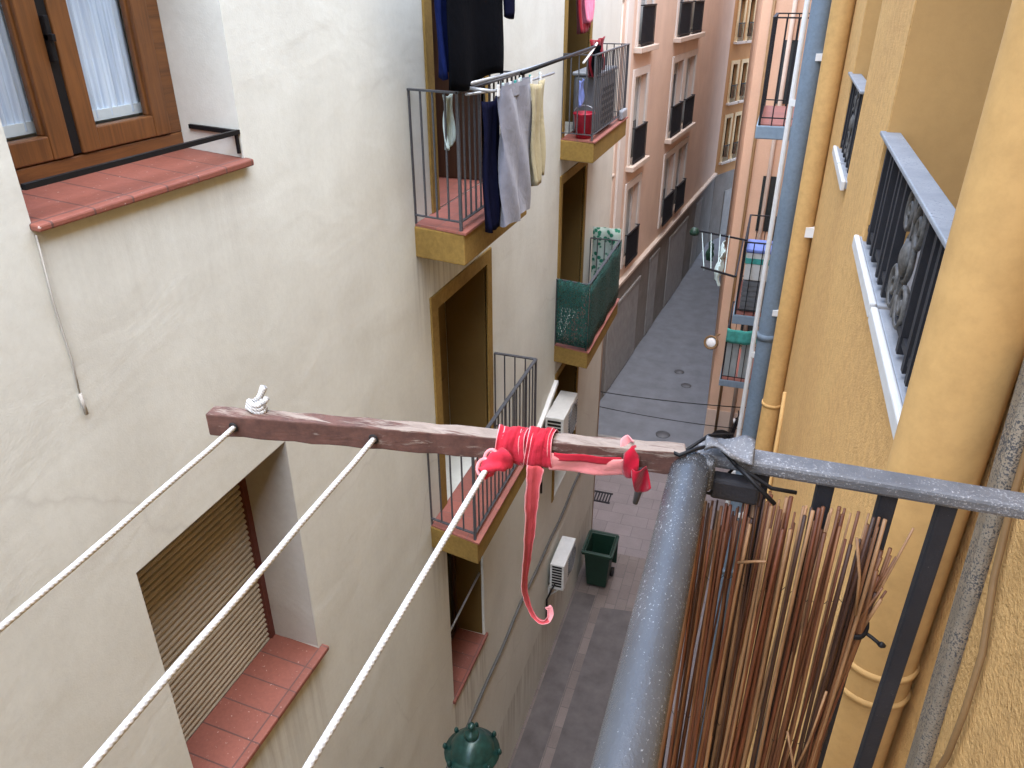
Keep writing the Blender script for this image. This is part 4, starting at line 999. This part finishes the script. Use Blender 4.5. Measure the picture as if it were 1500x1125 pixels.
b = MB(); q_ = onb(-.085, -.016, -.004); b.tube([tuple(onb(-.085, -.008, -.010)), tuple(q_), tuple(q_+Vector((.002, .0, -.018))), tuple(q_+Vector((-.002, .003, -.045)))], [.004, .006, .005, .003], 8); b.build('hook', M['greyiron'], bt)
GL = 'white clotheslines tied to the wooden batten'
def rope(name, x, xe, ye, ze, label):
    p = onb(x, -.001, -.006)
    q = Vector((xe, ye, ze))
    pts = [tuple(onb(x, .0, .010))]+[tuple(p.lerp(q, k/24)-Vector((0, 0, .010*4*(k/24)*(1-k/24)))+Vector((.0006*math.sin(k*1.7), 0, 0))) for k in range(25)]
    return MB().tube(pts, .0031, 10)
r1 = rope('', -.534, -.50, -.55, -.44, ''); r1b = r1
k0 = onb(-.512, .013, .006)
for i in range(3):      # knot on top of the batten
    r1.tube([tuple(k0+Vector((.011*math.cos(a)*(1-.15*i), .006*math.sin(a), .004+.004*i+.002*math.sin(2*a)))) for a in [2*PI*j/14+i for j in range(15)]], .0030, 8)
r1.tube([tuple(k0+Vector((-.004, 0, .010))), tuple(k0+Vector((.004, .004, .018))), tuple(k0+Vector((.010, .006, .030)))], [.0034, .0034, .0042], 8)
r1.tube([tuple(k0+Vector((.0, 0, .010))), tuple(k0+Vector((.012, .0, .014))), tuple(k0+Vector((.017, -.002, .020)))], [.0034, .003, .0036], 8)
tag(r1.build('clothesline', M['rope'], root=tuple(onb(-.534))), 'white clothesline knotted at the outer end of the wooden batten', 'clothesline', GL)
tag(rope('', -.372, -.35, -.60, -.44, '').build('clothesline', M['rope'], root=tuple(onb(-.372))), 'white clothesline through the middle of the wooden batten', 'clothesline', GL)
r3 = MB(); p = onb(-.243, -.012, -.026); q = Vector((-.214, -.6, -.44))
r3.tube([tuple(onb(-.240, -.004, -.004))]+[tuple(p.lerp(q, k/24)-Vector((0, 0, .008*4*(k/24)*(1-k/24)))) for k in range(25)], .0031, 10)
tag(r3.build('clothesline', M['rope'], root=tuple(p)), 'white clothesline ending in the red cloth wrapping of the batten', 'clothesline', GL)

def onr(x, up=0, side=0): return onb(x-.025, up, side)
# red cloth strip wound round the batten
rt = thing('cloth_strip', 'faded red cloth strip wound round the wooden batten with one end dangling', 'cloth strip', tuple(onr(-.19)))
def wrap(x0, x1, turns, w, h, wid, mat, name, ph=0, lift=0):
    b = MB(); n = 64
    def fn(u, v):
        a = u*turns*2*PI+ph; xc = x0+(x1-x0)*u+wid*(v-.5)
        ca, sa = math.cos(a), math.sin(a); k = 3.2
        d = (abs(ca)**k+abs(sa)**k)**(-1/k)
        wr = 1+.05*math.sin(v*9+u*13)+.05*abs(math.sin(v*14+u*5))-.03*abs(math.sin(u*37+v*6))
        p = onr(xc+.0035*math.sin(a*1+v*2), h*sa*d*wr+lift, w*ca*d*wr)
        return tuple(p)
    b.grid(fn, n, 26)
    b.m = [1 if (i % 26) in (0, 25) else 0 for i in range(len(b.m))]
    return b.build(name, mat+[M['ribbonedge']], rt, thick=.0005)
wrap(-.201, -.192, 1.6, .0150, .0190, .030, [M['ribbon']], 'wrap')
wrap(-.168, -.162, 1.6, .0162, .0200, .028, [M['ribbon']], 'wrap', 1.0)
wrap(-.182, -.180, 1.2, .0140, .0180, .018, [M['ribbondark']], 'wrap', .4)
# gathered end around the rope
b = MB()
def cone(u, v):
    p = onr(-.200, -.004, -.014).lerp(onr(-.224, -.016, -.036), v)
    r = .0075*(1-v)**.8+.0052+.0022*math.sin(u*2*PI*3+v*9)+.001*math.sin(v*20)
    a = u*2*PI
    ax = (onr(-.224, -.016, -.036)-onr(-.200, -.004, -.014)).normalized(); e1 = ax.cross(UPV).normalized(); e2 = e1.cross(ax)
    return tuple(p+e1*r*math.cos(a)+e2*r*math.sin(a))
b.grid(cone, 30, 14); b.build('gather', M['ribbon'], rt, thick=.0005)
b = MB()
for q0 in (0, 1):
    b.tube([tuple(onr(-.222+.006*q0, -.012+.006*q0, -.030+.010*q0)+Vector((.0070*math.cos(a), .005*math.sin(a), .0075*math.sin(a)))) for a in [2*PI*j/16 for j in range(17)]], .0022, 6)
b.build('selvedge', M['ribbonedge'], rt)
# flat run along the side of the batten
b = MB(); b.grid(lambda u, v: tuple(onr(-.155+.078*u, .004-.021*v-.002*math.sin(u*3), -.0145-.0016*math.sin(u*9+v*2)-.001*math.sin(v*6))), 24, 8)
b.build('band', M['ribbonpale'], rt, thick=.001)
b = MB(); b.grid(lambda u, v: tuple(onr(-.150+.070*u, .0055-.009*v, -.0165-.001*math.sin(u*11))), 20, 4)
b.build('band', M['ribbon'], rt, thick=.0005)
# knot with tails at the right
b = MB()
def kn(u, v):
    a = u*2*PI; r = .0105+.003*math.sin(v*PI)+.002*math.sin(a*3+v*5)
    return tuple(onr(-.078+.016*v, -.004+r*math.sin(a)*1.25, -.006+r*math.cos(a)*1.1))
b.grid(kn, 24, 8); b.build('knot', M['ribbondark'], rt, thick=.0006)
b = MB(); b.grid(lambda u, v: tuple(onr(-.070+.016*u+.006*v, -.004-.033*v+.010*v*(u-.4)**2*4, -.018-.007*math.sin(u*4+v*3)-.003*v)), 10, 12); b.build('tail', M['ribbondark'], rt, thick=.0006)
b = MB(); b.grid(lambda u, v: tuple(onr(-.082+.013*u, .010+.012*v-.004*abs(u-.5), -.002-.006*math.sin(v*3+u*4))), 8, 8); b.build('tail', M['ribbonedge'], rt, thick=.001)
# dangling end: narrow fold, twisting, curling up at the foot
b = MB(); nv = 60
P_ = [onr(-.168, -.012, -.018), onr(-.171, -.05, -.018), onr(-.173, -.10, -.016), onr(-.177, -.15, -.010), onr(-.180, -.19, -.006), onr(-.176, -.215, -.006), onr(-.168, -.232, -.010), onr(-.158, -.237, -.014), onr(-.150, -.232, -.013), onr(-.148, -.222, -.010), onr(-.151, -.216, -.009)]
def spline(u):
    f = u*(len(P_)-1); i = min(int(f), len(P_)-2); t = f-i
    p0_, p1_, p2_, p3_ = P_[max(i-1, 0)], P_[i], P_[i+1], P_[min(i+2, len(P_)-1)]
    return .5*((2*p1_)+(p2_-p0_)*t+(2*p0_-5*p1_+4*p2_-p3_)*t*t+(3*p1_-p0_-3*p2_+p3_)*t**3)
def dang(u, v):
    p = spline(u); t = (spline(min(u+.01, 1))-spline(max(u-.01, 0))).normalized()
    w = (.0150-.0105*min(u*1.5, 1)**.8+.0045*max(0, u-.72)*3)
    tw = .2+1.5*math.sin(u*3.4)
    w *= 1+.07*math.sin(u*67)+.05*math.sin(u*151)
    e1 = t.cross(Vector((0, -1, .05))).normalized(); e2 = e1.cross(t)
    k = (v-.5)*2
    return tuple(p+(e1*math.cos(tw*.7)+e2*math.sin(tw*.7))*w*k*.62+e2*(.0032*abs(k)+.0011*math.sin(k*5+u*9)))
b.grid(dang, nv, 16)
b.m = [1 if (i % 16) in (0, 15) or i > 16*47 else 0 for i in range(len(b.m))]
b.build('dangling_end', [M['ribbonmid'], M['ribbonedge']], rt, thick=.0006)

# ------------------------------------------------------------------ camera, light, world
f_px = 1118.; dx, dy = 1167-750., 562.5+18
th = math.atan2(dy, f_px); psi = math.atan2(dx, math.hypot(f_px, dy))
F = Vector((-math.sin(psi)*math.cos(th), math.cos(psi)*math.cos(th), -math.sin(th)))
Rt = Vector((math.cos(psi), math.sin(psi), 0)); Up = Rt.cross(F)
cam = bpy.data.cameras.new('camera'); co = bpy.data.objects.new('camera', cam); COL.objects.link(co)
cam.sensor_width = 36; cam.lens = 36*f_px/1500; cam.clip_start = .02; cam.clip_end = 600
mw = Matrix((Rt, Up, -F)).transposed().to_4x4(); mw.translation = Vector((0, 0, E)); co.matrix_world = mw
sc.camera = co
w = bpy.data.worlds.new('World'); sc.world = w; w.use_nodes = True
nt = w.node_tree; bg = nt.nodes['Background']
sky = nt.nodes.new('ShaderNodeTexSky'); sky.sky_type = 'NISHITA'; sky.sun_disc = False
SE, SR = math.radians(74), math.radians(150)
sky.sun_elevation = SE; sky.sun_rotation = SR; sky.air_density = 1.0; sky.dust_density = 1.0; sky.ozone_density = 1.0
nt.links.new(sky.outputs[0], bg.inputs[0]); bg.inputs[1].default_value = .15
su = bpy.data.lights.new('sun', 'SUN'); su.energy = 1.5; su.angle = math.radians(90); su.color = (1, .98, .95)
so = bpy.data.objects.new('sun', su); COL.objects.link(so)
# light travels from the sun: azimuth measured like the sky node (rotation about z from +y)
sd = Vector((math.sin(SR)*math.cos(SE), math.cos(SR)*math.cos(SE), math.sin(SE)))
so.rotation_euler = sd.to_track_quat('Z', 'Y').to_euler(); so.location = (0, 0, 30)
sc.view_settings.view_transform = 'Standard'; sc.view_settings.look = 'None'; sc.view_settings.exposure = 2.62; sc.view_settings.gamma = 1
sc.render.engine = 'CYCLES'
c = sc.cycles; c.use_denoising = True; c.max_bounces = 8; c.diffuse_bounces = 4; c.glossy_bounces = 3; c.transparent_max_bounces = 8; c.caustics_reflective = False; c.caustics_refractive = False
for o in bpy.data.objects:
    if '_o' in o: del o['_o']
